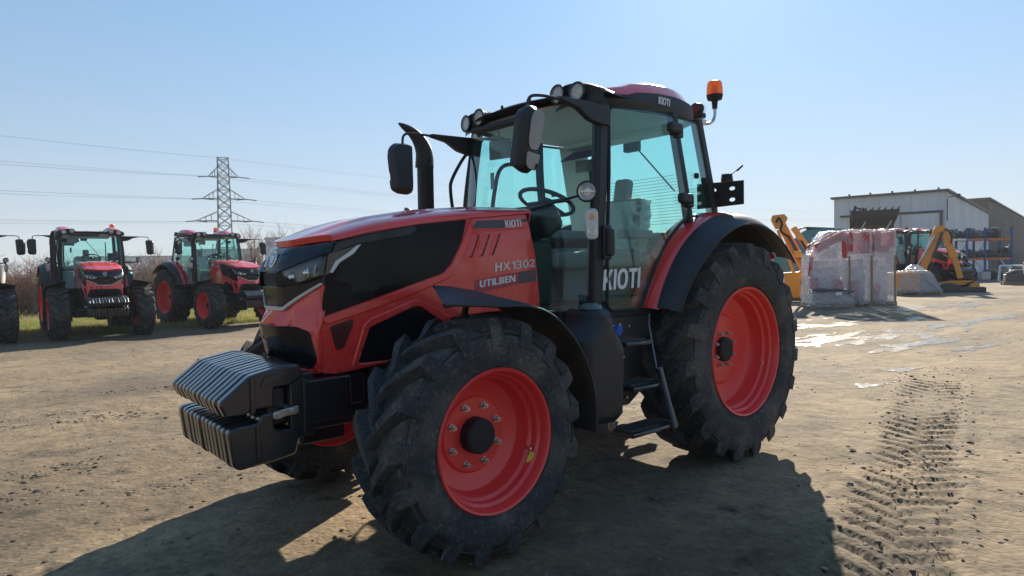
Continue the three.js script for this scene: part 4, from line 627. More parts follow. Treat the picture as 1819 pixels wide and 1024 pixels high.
const txWood = tex(256, (u, v) => { const g = fbm(u * 3, v * 40, 4, 0, 130); return [s2(0.30 + 0.2 * (g - 0.5)), s2(0.21 + 0.15 * (g - 0.5)), s2(0.125 + 0.1 * (g - 0.5))]; }, true, 1.5);
const WOOD = phys(col(1, 1, 1), 0.85, { map: txWood });
const PALRED = phys(col(0.60, 0.03, 0.03), 0.45);
const CARTON = phys(col(0.42, 0.33, 0.24), 0.85);

function pallet(parent, w, d) {
  for (const z of [-d / 2 + 0.05, 0, d / 2 - 0.05]) M('pallet_block', [-w / 2 + 0.07, 0, w / 2 - 0.07].map((x) => box(x - 0.07, x + 0.07, 0.02, 0.11, z - 0.05, z + 0.05, 0.004)), WOOD, parent).userData.kind = 'stuff';
  for (let i = 0; i < 7; i++) { const z = -d / 2 + (i + 0.5) * d / 7; M('plank', box(-w / 2, w / 2, 0.11, 0.132, z - d / 7 * 0.4, z + d / 7 * 0.4, 0.003), WOOD, parent); }
  for (const z of [-d / 2 + 0.05, 0, d / 2 - 0.05]) M('plank', box(-w / 2, w / 2, 0, 0.02, z - 0.05, z + 0.05, 0.003), WOOD, parent);
}
// crumpled sheet wound round a load: outline(u) gives the plan, topAt(x) the height of its top
function film(w, d, y0, topAt, s) {
  const per = (u) => { const P = 2 * (w + d); let l = u * P; if (l < w) return [-w / 2 + l, d / 2]; l -= w; if (l < d) return [w / 2, d / 2 - l]; l -= d; if (l < w) return [w / 2 - l, -d / 2]; l -= w; return [-w / 2, -d / 2 + l]; };
  const side = grid(72, 22, (u, v) => { const [x, z] = per(u), H = topAt(x), k = (fbm(u * 16 + v * 5, v * 4 + u * 9, 4, 0, s) - 0.5), f2 = Math.abs(fbm(u * 30 + v * 9, v * 7 - u * 8, 3, 0, s + 5) - 0.5), inn = 1 + 0.16 * k - 0.06 * f2 - 0.05 * v * v - 0.03 * Math.sin(v * Math.PI); return [x * inn, lerp(y0, H, v) + 0.02 * k, z * inn]; }, 0.35);
  const lid = grid(24, 10, (u, v) => { const x = lerp(-w / 2, w / 2, u) * 0.95, z = lerp(-d / 2, d / 2, v) * 0.95; return [x, topAt(x) + 0.06 * (fbm(u * 7, v * 7, 4, 0, s + 9) - 0.5), z]; }, 0.35);
  return [side, lid];
}
{ // row of wrapped red attachments
  const U = [0.62, 0.785], O = [16.35, -4.95], th = -0.902;
  const spot = (l, back) => [O[0] + U[0] * l + back * 0.785, O[1] + U[1] * l - back * 0.62];
  const defs = [
    [0.50, 1.0, 1.0, (x) => 1.45 + 0.65 * smooth((x + 0.5) / 0.55), 'wrapped pallet with a slanting red frame, leftmost of the tall wrapped pallets'],
    [1.34, 0.66, 1.0, (x) => 2.12 - 0.03 * x, 'tall wrapped pallet of red panels, middle one of the three'],
    [1.97, 0.58, 1.0, (x) => 2.11 + 0.02 * x, 'tall wrapped pallet with the whitest film, nearest the orange boom'],
  ];
  defs.forEach(([l, w, d, tp, label], i) => {
    const [x, z] = spot(l, 0.58), g = at('wrapped_pallet', x, baseH(x, z), z, th); pallet(g, w, d);
    const red = [];
    if (i === 0) { red.push(boxAB([-0.30, 1.62, 0.40], [0.46, 2.0, 0.42], 0.05, 0.24, 0.02), boxAB([-0.30, 1.62, -0.40], [0.46, 2.0, -0.40], 0.05, 0.24, 0.02), boxAB([0.42, 2.0, 0.44], [0.44, 1.35, 0.44], 0.07, 0.12, 0.02), boxAB([-0.42, 1.40, 0.42], [-0.46, 0.85, 0.42], 0.07, 0.10, 0.02), box(-0.47, -0.24, 0.38, 0.80, 0.25, 0.47, 0.03), box(0.16, 0.42, 0.18, 0.75, 0.25, 0.47, 0.08)); }
    else if (i === 1) { red.push(box(-0.30, -0.18, 1.50, 2.05, -0.4, 0.46, 0.02), box(0.02, 0.24, 1.45, 2.06, -0.4, 0.47, 0.02), box(-0.28, 0.0, 0.2, 0.70, 0.25, 0.45, 0.05)); }
    else { red.push(box(-0.26, -0.10, 1.50, 2.06, -0.45, 0.47, 0.02), box(0.12, 0.24, 1.62, 2.05, -0.45, 0.46, 0.02), box(-0.1, 0.12, 1.46, 1.70, 0.2, 0.44, 0.03), box(-0.25, -0.12, 0.3, 0.6, 0.3, 0.45, 0.03)); }
    red.forEach((r) => M('red_panel', r, PALRED, g));
    M('load_frame', [box(-w / 2 + 0.10, w / 2 - 0.10, 0.14, 0.9, -0.40, 0.15, 0.05), box(-w / 2 + 0.14, w / 2 - 0.12, 0.5, 1.3, -0.38, 0.10, 0.05)], phys(col(0.62, 0.60, 0.58), 0.7), g);
    M('film_wrap', film(w, d, 0.05, tp, 140 + i * 20), FILM, g, 'crumpled clear plastic wrap');
    for (const xs of (i === 0 ? [0.05] : [-0.05])) M('corner_post', box(w / 2 - 0.02 + xs, w / 2 + 0.02 + xs, 0.12, tp(w / 2) * 0.66, d / 2 - 0.02, d / 2 + 0.02, 0.005), WOOD, g);
    top(g, label, 'wrapped pallet', 'film-wrapped loads on pallets');
  });
  const s = at('wrapped_pallet', 16.30, baseH(16.3, -4.5) , -4.45, -0.80); pallet(s, 1.12, 0.8);
  for (let k = 0; k < 3; k++) M('carton', box(-0.5, 0.5, 0.135 + k * 0.1, 0.23 + k * 0.1, -0.34, 0.34, 0.006), CARTON, s);
  M('film_wrap', film(1.12, 0.8, 0.04, (x) => 0.46, 220), FILM, s, 'crumpled clear plastic wrap');
  M('black_sheet', [grid(20, 8, (u, v) => [lerp(-0.46, 0.54, u), 0.475 + 0.05 * fbm(u * 6, v * 5, 3, 0, 230) + (v > 0.9 ? -0.10 * vnoise(u * 7, 3, 0, 4) : 0), lerp(-0.36, 0.415, v)], 0.4)], HOSE, s, 'loose black sheet lying on top');
  M('paper_label', box(0.05, 0.22, 0.36, 0.44, 0.405, 0.409, 0), WHITE, s);
  top(s, 'low wrapped pallet of flat cartons with a black sheet on top', 'wrapped pallet', 'film-wrapped loads on pallets');
}
{ // orange load, half wrapped, on a pallet
  const g = at('wrapped_pallet', 24.5, baseH(24.5, -4.9), -4.9, -0.85); pallet(g, 1.5, 1.0);
  M('orange_hood', [flat2([[-0.72, 0.16], [-0.74, 0.80], [0.02, 0.82], [0.05, 0.16]], 0.86, 0.03, -0.43, 0.04)], ORANGE, g);
  M('machine_block', [flat2([[0.06, 0.16], [0.06, 0.82], [0.36, 0.80], [0.68, 0.40], [0.72, 0.16]], 0.8, 0.03, -0.4, 0.04)], phys(col(0.20, 0.19, 0.19), 0.6), g);
  M('film_wrap', film(1.46, 0.95, 0.08, (x) => 0.86 - 0.48 * smooth((x - 0.3) / 0.4), 260), FILM, g, 'crumpled clear plastic wrap');
  M('film_bunch', [grid(18, 8, (u, v) => { const t = u * Math.PI * 2, r = (0.26 - 0.15 * v) * (0.8 + 0.5 * fbm(u * 8, v * 6, 3, 8, 270)); return [0.02 + r * Math.cos(t) * 1.2, 0.85 + v * 0.2 + 0.05 * vnoise(u * 9, v * 5, 9, 271), r * Math.sin(t)]; }, 0.3)], FILM, g);
  top(g, 'orange machine in clear film on a pallet, in front of the parked tractor', 'wrapped pallet', 'film-wrapped loads on pallets');
}
{ // folded orange boom, left of the wrapped pallets
  const g = at('hedge_cutter', 18.3, baseH(18, -6), -6.25, -1.02);
  M('boom', [boxAB([-0.52, 2.60, 0], [0.28, 0.95, 0], 0.20, 0.26, 0.02), boxAB([-0.50, 2.55, 0.13], [0.26, 1.0, 0.13], 0.03, 0.16, 0.01)], ORANGE, g);
  M('boom_head', flat2([[-0.74, 2.58], [-0.70, 2.72], [-0.35, 2.75], [-0.25, 2.62], [-0.38, 2.35], [-0.60, 2.28]], 0.26, 0.02, -0.13, 0.03), ORANGE, g);
  M('dipper_arm', [boxAB([-0.12, 2.32, 0.30], [0.74, 0.92, 0.30], 0.14, 0.17, 0.02), box(-0.1, 0.12, 1.38, 1.60, 0.1, 0.36, 0.03)], ORANGE, g);
  M('link_bar', boxAB([-0.56, 2.25, 0.22], [-0.10, 0.92, 0.22], 0.07, 0.08, 0.01), ORANGE, g);
  M('ram', [cylAB([-0.24, 2.05, 0.22], [0.16, 1.25, 0.24], 0.045, 0.045, 12), cylAB([0.16, 1.25, 0.24], [0.36, 0.85, 0.24], 0.022, 0.022, 10)], DARKM, g);
  M('hose', tube([[-0.60, 2.5, 0.18], [-0.52, 2.62, 0.24], [-0.44, 2.45, 0.28], [-0.46, 2.2, 0.26], [-0.2, 2.02, 0.26]], 0.035, 24, 8), HOSE, g); M('hose', tube([[0.1, 1.9, 0.4], [0.34, 1.45, 0.42], [0.5, 1.2, 0.40], [0.74, 1.0, 0.40]], 0.03, 20, 8), HOSE, g); M('hose', tube([[0.2, 1.1, 0.3], [0.4, 0.75, 0.35], [0.5, 0.45, 0.3], [0.62, 0.2, 0.2]], 0.03, 20, 8), HOSE, g);
  M('oil_tank', [flat2([[-0.34, 0.12], [-0.38, 0.92], [0.06, 0.94], [0.20, 1.06], [0.36, 1.02], [0.34, 0.12]], 0.5, 0.03, -0.25, 0.04)], ORANGE, g);
  M('tank_badge', mv(new THREE.CylinderGeometry(0.09, 0.09, 0.012, 24), 0.17, 0.60, 0.257, Math.PI / 2), phys(col(0.05, 0.06, 0.2), 0.3), g, 'round dark blue badge'); M('badge_mark', mv(box(-0.045, 0.045, -0.02, 0.03, 0, 0.004, 0), 0.17, 0.60, 0.264, 0, 0, 0.4), WHITE, g);
  M('support_frame', [box(0.30, 0.72, 0.1, 0.95, -0.2, 0.2, 0.03), box(-0.36, 0.8, 0.04, 0.12, -0.28, -0.2, 0.01), box(-0.36, 0.8, 0.04, 0.12, 0.2, 0.28, 0.01), box(0.38, 0.44, 0, 0.3, 0.2, 0.3, 0.01), box(0.6, 0.68, 0, 0.3, 0.2, 0.3, 0.01)], DARKM, g);
  top(g, 'folded orange hedge cutter boom just right of the big rear wheel', 'hedge cutter', 'orange boom attachments');
}
{ // inverted V boom with mower head
  const g = at('hedge_cutter', 27.0, baseH(27, -4.6), -4.75, -1.18);
  M('boom', [boxAB([-0.10, 2.42, 0], [-0.62, 0.82, 0], 0.2, 0.26, 0.02)], ORANGE, g); M('dipper_arm', [boxAB([0.06, 2.36, 0.05], [0.42, 1.30, 0.05], 0.18, 0.26, 0.02), boxAB([0.42, 1.30, 0.05], [0.62, 0.52, 0.05], 0.13, 0.19, 0.02)], ORANGE, g);
  M('boom_head', flat2([[-0.22, 2.34], [-0.20, 2.52], [0.02, 2.54], [0.20, 2.40], [0.12, 2.26], [-0.10, 2.22]], 0.22, 0.02, -0.08, 0.03), ORANGE, g);
  M('ram', [cylAB([-0.22, 2.15, 0.16], [-0.62, 1.35, 0.16], 0.05, 0.05, 12), cylAB([-0.62, 1.35, 0.16], [-0.95, 0.72, 0.16], 0.028, 0.028, 10)], STEEL, g); M('ram', [cylAB([0.02, 2.3, 0.2], [-0.28, 1.3, 0.2], 0.045, 0.045, 12)], DARKM, g);
  M('hose', tube([[0.1, 2.4, 0.2], [0.24, 2.3, 0.24], [0.32, 2.05, 0.22], [0.30, 1.85, 0.2]], 0.03, 20, 8), HOSE, g); M('hose', tube([[0.62, 1.25, 0.15], [0.95, 1.0, 0.2], [1.1, 0.7, 0.2], [1.02, 0.42, 0.2], [0.8, 0.32, 0.2]], 0.025, 24, 8), HOSE, g); M('hose', tube([[-0.35, 1.2, 0.2], [-0.28, 1.0, 0.26], [-0.4, 0.8, 0.2]], 0.03, 16, 8), HOSE, g);
  M('mower_head', [flat2([[-0.1, 0.02], [-0.12, 0.28], [0.25, 0.36], [0.62, 0.24], [0.66, 0.02]], 0.6, 0.02, -0.2, 0.03), box(0.6, 1.38, 0.02, 0.2, -0.25, 0.35, 0.02)], DARKM, g); M('mower_guard', [flat2([[-0.14, 0.34], [0.3, 0.44], [1.05, 0.44], [1.12, 0.34], [0.6, 0.26]], 0.3, 0.02, -0.15, 0.02), box(0.9, 1.2, 0.18, 0.34, -0.1, 0.2, 0.02)], ORANGE, g);
  M('boom_foot', [box(-0.80, -0.42, 0.0, 0.86, -0.2, 0.2, 0.04), box(-1.0, -0.3, 0, 0.1, -0.3, 0.3, 0.02)], ORANGE, g);
  top(g, 'orange boom mower bent like an upturned V in front of the parked tractor', 'hedge cutter', 'orange boom attachments');
}
{ // teal excavator behind the pallets
  const g = at('excavator', 22.7, baseH(22, -7), -7.9, -1.1), k = 0.0205, P = (u, v) => [(u - 1450) * k, (520 - v) * k];
  M('boom', flat2([P(1420, 446), P(1426, 418), P(1444, 402), P(1475, 399), P(1532, 403), P(1532, 413), P(1482, 416), P(1458, 426), P(1438, 450)], 0.34, 0.02, -0.17, 0.1), TEAL, g);
  M('boom_ram', [cylAB([...P(1448, 398), 0.0], [...P(1495, 402), 0.0], 0.07, 0.07, 14), cylAB([...P(1495, 402), 0.0], [...P(1530, 404), 0.0], 0.035, 0.035, 12)], DARKM, g);
  M('hose', tube([[...P(1432, 412), 0.1], [...P(1436, 400), 0.14], [...P(1446, 397), 0.12], [...P(1456, 402), 0.1]], 0.03, 16, 8), HOSE, g);
  M('boom_lettering', (() => { const t = text('SUNWARD', 0.62, 0.11, 0.004); t.rotateZ(0.0); t.translate(...P(1456, 421), 0.172); return t; })(), WHITE, g, 'white lettering on the boom');
  M('boom_sticker', mv(box(-0.16, 0.16, -0.06, 0.06, 0, 0.004, 0), ...P(1434, 424), 0.172, 0, 0, 0.5), PALRED, g);
  M('upper_body', [box(-1.9, -0.2, 0.8, 1.75, -0.9, 0.7, 0.1), box(-2.1, -1.3, 0.75, 1.5, -0.8, 0.8, 0.15)], TEAL, g); M('operator_cab', [box(-0.75, 0.35, 1.0, 2.15, -1.1, -0.2, 0.08)], phys(col(0.03, 0.05, 0.055), 0.15), g);
  for (const z of [-0.85, 0.65]) M('crawler_track', [flat2([[-1.7, 0.2, 0.2], [-1.5, 0, 0.2], [0.9, 0, 0.2], [1.1, 0.25, 0.2], [0.9, 0.6, 0.2], [-1.5, 0.6, 0.2], [-1.7, 0.4, 0.2]], 0.45, 0.03, z - 0.22, 0.2)], DARKM, g);
  M('undercarriage', box(-1.4, 0.8, 0.2, 0.82, -0.65, 0.45, 0.05), DARKM, g);
  top(g, 'teal excavator with bent boom behind the wrapped pallets', 'excavator');
}
{ // loader with its bucket raised high
  const g = at('wheel_loader', 30.6, baseH(30, -9), -9.6, -1.12), k = 0.0265, P = (u, v) => [(u - 1500) * k, (494 - v) * k];
  const bc = P(1541, 381), sh = (u, v, o) => { const c = [[-0.04, -0.30], [-0.06, 0.10], [0.10, 0.42], [0.42, 0.62], [0.78, 0.66]], t = v * 4, i = Math.min(3, Math.floor(t)), q = t - i, y = lerp(c[i][0], c[i + 1][0], q), z = lerp(c[i][1], c[i + 1][1], q), x = lerp(lerp(-0.80, -1.0, v), lerp(0.62, 1.02, v), u); return [bc[0] + x, bc[1] + y * 0.95 - 0.2 + 0.02 * u + o, z - 0.3]; };
  M('bucket', [grid(10, 12, (u, v) => sh(u, v, 0), 0.5), grid(10, 12, (u, v) => { const q = sh(u, v, 0.03); q[2] -= 0.03; return q; }, 0.5), grid(1, 12, (u, v) => { const q = sh(0, v, 0); return [q[0], lerp(q[1], bc[1] + 0.75, u * 0.9), lerp(q[2], -0.55, u)]; }, 0.5), grid(1, 12, (u, v) => { const q = sh(1, v, 0); return [q[0], lerp(q[1], bc[1] + 0.5, u * 0.9), lerp(q[2], -0.55, u)]; }, 0.5), grid(6, 2, (u, v) => [bc[0] + lerp(-0.95, 0.9, u), bc[1] + lerp(-0.3, 0.55, v), -0.6 + 0.05 * v], 0.5)], DARKM, g);
  for (let i = 0; i < 8; i++) M('bucket_tooth', mv(new THREE.ConeGeometry(0.05, 0.24, 4), bc[0] - 0.85 + i * 0.262, bc[1] + 0.66, 0.38, 0.35, 0, -0.45), DARKM, g);
  for (const dx of [0, 1.05]) { M('lift_arm', [boxAB([P(1494, 412)[0] + dx, P(1494, 412)[1], 0.05], [P(1524, 388)[0] + dx, P(1524, 388)[1] - 0.02, 0.1], 0.14, 0.2, 0.02), boxAB([P(1494, 412)[0] + dx, P(1494, 412)[1], 0.05], [P(1450, 440)[0] + dx, P(1450, 440)[1], 0], 0.14, 0.22, 0.02)], DARKM, g); M('tilt_ram', cylAB([P(1500, 416)[0] + dx + 0.2, P(1500, 416)[1], 0.15], [P(1528, 378)[0] + dx, P(1528, 378)[1], 0.2], 0.035, 0.035, 8), STEEL, g); }
  M('loader_frame', [box(-2.0, 0.0, 0.6, 1.5, -0.6, 0.6, 0.06), box(-1.6, -0.8, 1.4, 2.0, -0.55, 0.55, 0.06), box(-1.3, -0.5, 1.5, 1.95, -0.6, 0.6, 0.05)], DARKM, g);
  for (const [x, z] of [[-1.7, -0.8], [-1.7, 0.8], [-0.3, -0.8], [-0.3, 0.8]]) M('loader_wheel', mv(new THREE.TorusGeometry(0.4, 0.2, 12, 28), x, 0.6, z), DARKM, g);
  M('coupler', [mv(box(-0.35, 0.35, -0.08, 0.08, -0.1, 0.1, 0.03), bc[0] - 0.45, bc[1] + 0.55, -0.3), ...[-0.75, -0.5, -0.3].map((x, i) => boxAB([bc[0] + x, bc[1] + 0.2, -0.3], [bc[0] + x + 0.12 * i, bc[1] + 0.86 - 0.1 * i, -0.25], 0.07, 0.1)), cylAB([bc[0] - 0.75, bc[1] + 0.78, -0.2], [bc[0] - 0.05, bc[1] + 0.5, -0.2], 0.04, 0.04, 8)], DARKM, g);
  top(g, 'dark toothed loader bucket held up in front of the white warehouse', 'loader');
}

// ---- buildings on the right
const txWall = tex(512, (u, v) => { const a = fbm(u * 4, v * 4, 5, 4, 300), st = fbm(u * 40, v * 2, 3, 0, 303), k = 0.92 + (a - 0.5) * 0.3 + (st - 0.5) * 0.2; return [s2(0.72 * k), s2(0.73 * k), s2(0.72 * k)]; }, true, 0.15);
const WALLW = phys(col(1, 1, 1), 0.8, { map: txWall });
{
  const g = at('warehouse', 50.26, 0.12, -11, 0.1465), H = 5.9;
  for (let i = 0; i < 7; i++) M('wall_panel', box(-0.06, 0.06, i < 0 ? 0 : 0, H, -(i + 1) + 0.006, -i - 0.006, 0.004), WALLW, g);
  for (let i = 0; i < 16; i++) M('wall_panel', box(0.06 + i * 1.93 + 0.01, 0.06 + (i + 1) * 1.93 - 0.01, 0, H, -0.06, 0.06, 0.004), WALLW, g);
  M('back_wall', [box(0.06, 31, 0, H, -7.06, -6.94, 0), box(30.9, 31, 0, H, -6.9, -0.07, 0)], WALLW, g);
  M('roof', [box(-0.25, 31.2, H, H + 0.16, -7.25, 0.25, 0.02)], phys(col(0.16, 0.15, 0.14), 0.7), g);
  M('sliding_door', [box(-0.16, -0.075, 0.05, 4.45, -2.6, -0.3, 0.01)], WALLW, g); M('sliding_door', [box(-0.16, -0.075, 0.05, 4.45, -5.0, -2.66, 0.01)], WALLW, g);
  M('door_rail', [box(-0.22, -0.07, 4.5, 4.62, -6.6, -0.1, 0.01)], DARKM, g); M('door_post', [box(-0.2, -0.07, 0, 4.5, -0.24, -0.12, 0.01)], phys(col(0.2, 0.12, 0.09), 0.8), g);
  M('flood_light', [boxAB([0.3, 5.5, 0.1], [0.3, 5.6, 0.7], 0.05, 0.05), box(0.15, 0.5, 5.45, 5.7, 0.6, 0.85, 0.03), cylAB([0.3, 5.4, 0.1], [0.3, 3.9, 0.1], 0.03, 0.03, 6)], DARKM, g);
  for (let i = 0; i < 5; i++) M('roof_bracket', box(-0.3, -0.05, H + 0.16, H + 0.28, -0.4 - i * 1.4, -0.3 - i * 1.4, 0.01), DARKM, g);
  top(g, 'white panel warehouse with sliding doors behind the parked machines', 'warehouse');
  const s = at('corrugated_shed', 88.65, 0.12, -17.33, 0.1), Hs = 8.1, RUST = phys(col(0.11, 0.082, 0.066), 0.75, { roughnessMap: txDust });
  const rib = (n, L, fn) => grid(n * 4, 1, (u, v) => { const t = u * n, q = t - Math.floor(t), o = q < 0.5 ? 0.06 : 0; return fn(u * L, v * Hs, o); }, 0.3);
  for (let i = 0; i < 9; i++) M('metal_sheet', rib(9, 4.4, (l, y, o) => [i * 4.44 + l, y - (i * 4.44 + l) * 0.02, o + (i % 2) * 0.01]), RUST, s);
  for (let i = 0; i < 2; i++) M('metal_sheet', rib(8, 3.4, (l, y, o) => [-o, y, -i * 3.42 - l]), RUST, s);
  M('shed_core', box(0.1, 39.5, 0, 7.2, -6.8, -0.1, 0), RUST, s); M('shed_roof', [boxAB([-0.3, 8.1, -3.4], [40.2, 7.30, -3.4], 7.4, 0.2, 0.02)], phys(col(0.12, 0.10, 0.085), 0.8), s);
  top(s, 'brown corrugated metal shed beyond the white warehouse', 'shed');
}
{ // pallet rack full of dark parts
  const g = at('storage_rack', 44.2, 0.12, -8.2, -0.75), RB = phys(col(0.02, 0.09, 0.30), 0.5), RO = phys(col(0.62, 0.17, 0.05), 0.5);
  for (const x of [-1.35, 0, 1.05, 2.6]) { for (const z of [0, -1.0]) M('rack_upright', box(x - 0.05, x + 0.05, 0, 3.1, z - 0.05, z + 0.05, 0.006), RB, g); M('rack_brace', [boxAB([x, 0.4, -0.05], [x, 1.2, -0.95], 0.04, 0.04), boxAB([x, 1.2, -0.95], [x, 2.2, -0.05], 0.04, 0.04)], STEEL, g); }
  for (const y of [1.22, 2.38]) { for (const z of [0, -1.0]) { M('rack_beam', box(0.05, 2.55, y - 0.06, y + 0.06, z - 0.03, z + 0.03, 0.006), RO, g); } for (let i = 0; i < 9; i++) M('shelf_board', box(-0.02 + i * 0.29, 0.25 + i * 0.29, y + 0.06, y + 0.085, -1.0, 0.0, 0.003), WOOD, g); }
  M('rack_beam', boxAB([-1.35, 2.4, 0], [0, 2.4, 0], 0.06, 0.12), STEEL, g); M('rack_beam', boxAB([-1.3, 2.2, 0], [0, 1.4, 0], 0.05, 0.08), STEEL, g);
  top(g, 'blue and orange pallet rack loaded with dark parts beside the shed', 'storage rack');
  const lump = (s) => { seed = s; const gs = []; const n = 5 + Math.floor(rnd() * 4); for (let i = 0; i < n; i++) { const t = rnd(); const q = t < 0.45 ? new RoundedBoxGeometry(rr(0.08, 0.4), rr(0.06, 0.26), rr(0.08, 0.35), 1, 0.02) : t < 0.8 ? new THREE.CylinderGeometry(rr(0.04, 0.14), rr(0.04, 0.14), rr(0.1, 0.4), 12) : new THREE.TorusGeometry(rr(0.08, 0.15), 0.03, 6, 16); mv(q, rr(-0.2, 0.2), rr(0.05, 0.22), rr(-0.2, 0.2), rr(-0.5, 0.5), rr(0, 3), rr(-0.5, 0.5)); gs.push(q); } return gs; };
  const lm = [1, 2, 3, 4].map((k) => boxUV(mergeGeometries(lump(500 + k * 37).map(plain))));
  seed = 99;
  for (const y of [0.02, 1.31, 2.47]) for (let i = 0; i < 8; i++) {
    const m = new THREE.Mesh(lm[Math.floor(rnd() * 4)], rnd() < 0.8 ? DARKM : phys(col(0.2, 0.18, 0.16), 0.7)); m.name = 'machine_part'; m.castShadow = m.receiveShadow = true;
    const lx = (y > 2.4 ? -0.9 : 0.1) + i * (y > 2.4 ? 0.42 : 0.32), c = Math.cos(-0.75), sn = Math.sin(-0.75), lz = -0.45 + rr(-0.2, 0.15);
    m.position.set(44.2 + lx * c + lz * sn, 0.12 + y, -8.2 - lx * sn + lz * c); m.rotation.y = rr(0, 6); m.scale.setScalar(rr(1.0, 1.6));
    top(m, `${['first', 'second', 'third', 'fourth', 'fifth', 'sixth', 'seventh', 'eighth'][i]} dark machine part from the left ${['on the floor under the pallet rack', 'on the middle shelf of the pallet rack', 'heaped on top of the pallet rack'][[0.02, 1.31, 2.47].indexOf(y)]}`, 'machine part', ['parts under the rack', 'parts on the middle shelf', 'parts on the top shelf'][[0.02, 1.31, 2.47].indexOf(y)]);
  }
  const b = at('carton_box', 44.9, 0.13, -7.5, -0.75); M('carton', box(-0.25, 0.25, 0, 0.45, -0.2, 0.2, 0.01), phys(col(0.55, 0.53, 0.5), 0.8), b); M('carton_flap', box(-0.26, 0.26, 0.45, 0.46, -0.2, 0.0, 0), CARTON, b); top(b, 'pale carton standing at the foot of the pallet rack', 'carton');
  const l = at('ladder', 42.9, 0.12, -8.3, -0.9); for (const s of [-0.16, 0.16]) M('ladder_rail', boxAB([s + 0.25, 0, 0.2], [s - 0.12, 1.75, -0.15], 0.04, 0.07), SATIN, l); for (let i = 0; i < 6; i++) { const t = (i + 0.7) / 6.6; M('ladder_rung', cylAB([0.09 + 0.25 - 0.37 * t - 0.25, 1.75 * t, 0.2 - 0.35 * t], [0.09 + 0.25 - 0.37 * t + 0.07, 1.75 * t, 0.2 - 0.35 * t], 0.02, 0.02, 8), SATIN, l); }
  top(l, 'short metal ladder leaning at the left end of the pallet rack', 'ladder');
  const st = at('plastic_stool', 42.0, 0.13, -5.6, -0.6); M('seat', box(-0.42, 0.42, 0.78, 0.88, -0.36, 0.36, 0.05), WHITE, st); for (const [x, z] of [[-0.38, 0.3], [0.38, 0.3], [-0.38, -0.3], [0.38, -0.3]]) M('leg', boxAB([x * 1.15, 0, z * 1.15], [x, 0.82, z], 0.1, 0.1, 0.02), WHITE, st); for (const x of [-0.13, 0.13]) M('slat', box(x - 0.05, x + 0.05, 0.1, 0.8, -0.03, 0.03, 0.01), DARKM, st);
  top(st, 'white four-legged stand near the right picture edge', 'stand');
  const mp = at('engine_block', 36.2, 0.12, -4.2, -1.2); M('block', [box(-0.5, 0.3, 0.15, 0.5, -0.3, 0.3, 0.05), box(-0.3, 0.2, 0.45, 0.7, -0.25, 0.2, 0.05), cylAB([0.3, 0.3, 0], [0.55, 0.3, 0], 0.16, 0.16, 16), cylAB([-0.45, 0.5, 0.2], [-0.1, 0.65, 0.25], 0.07, 0.07, 10)], phys(col(0.12, 0.11, 0.10), 0.6), mp); M('skid', [box(-0.6, 0.75, 0, 0.15, -0.35, -0.2, 0.01), box(-0.6, 0.75, 0, 0.15, 0.2, 0.35, 0.01)], WOOD, mp);
  top(mp, 'dark engine block on timber skids near the right picture edge', 'engine');
  const mp2 = at('tipped_machine', 41.6, 0.12, -4.55, -0.8); M('frame', [boxAB([-0.4, 0.9, 0], [0.7, 2.3, 0], 0.2, 0.25), box(-0.2, 0.9, 0.3, 1.3, -0.4, 0.4, 0.1), box(0.1, 0.8, 1.2, 1.9, -0.3, 0.3, 0.1)], phys(col(0.35, 0.33, 0.28), 0.6), mp2); M('wheel', [mv(new THREE.TorusGeometry(0.3, 0.12, 10, 24), 0.1, 0.42, 0.45)], DARKM, mp2);
  top(mp2, 'pale machine frame cut off by the right picture edge', 'machine');
}

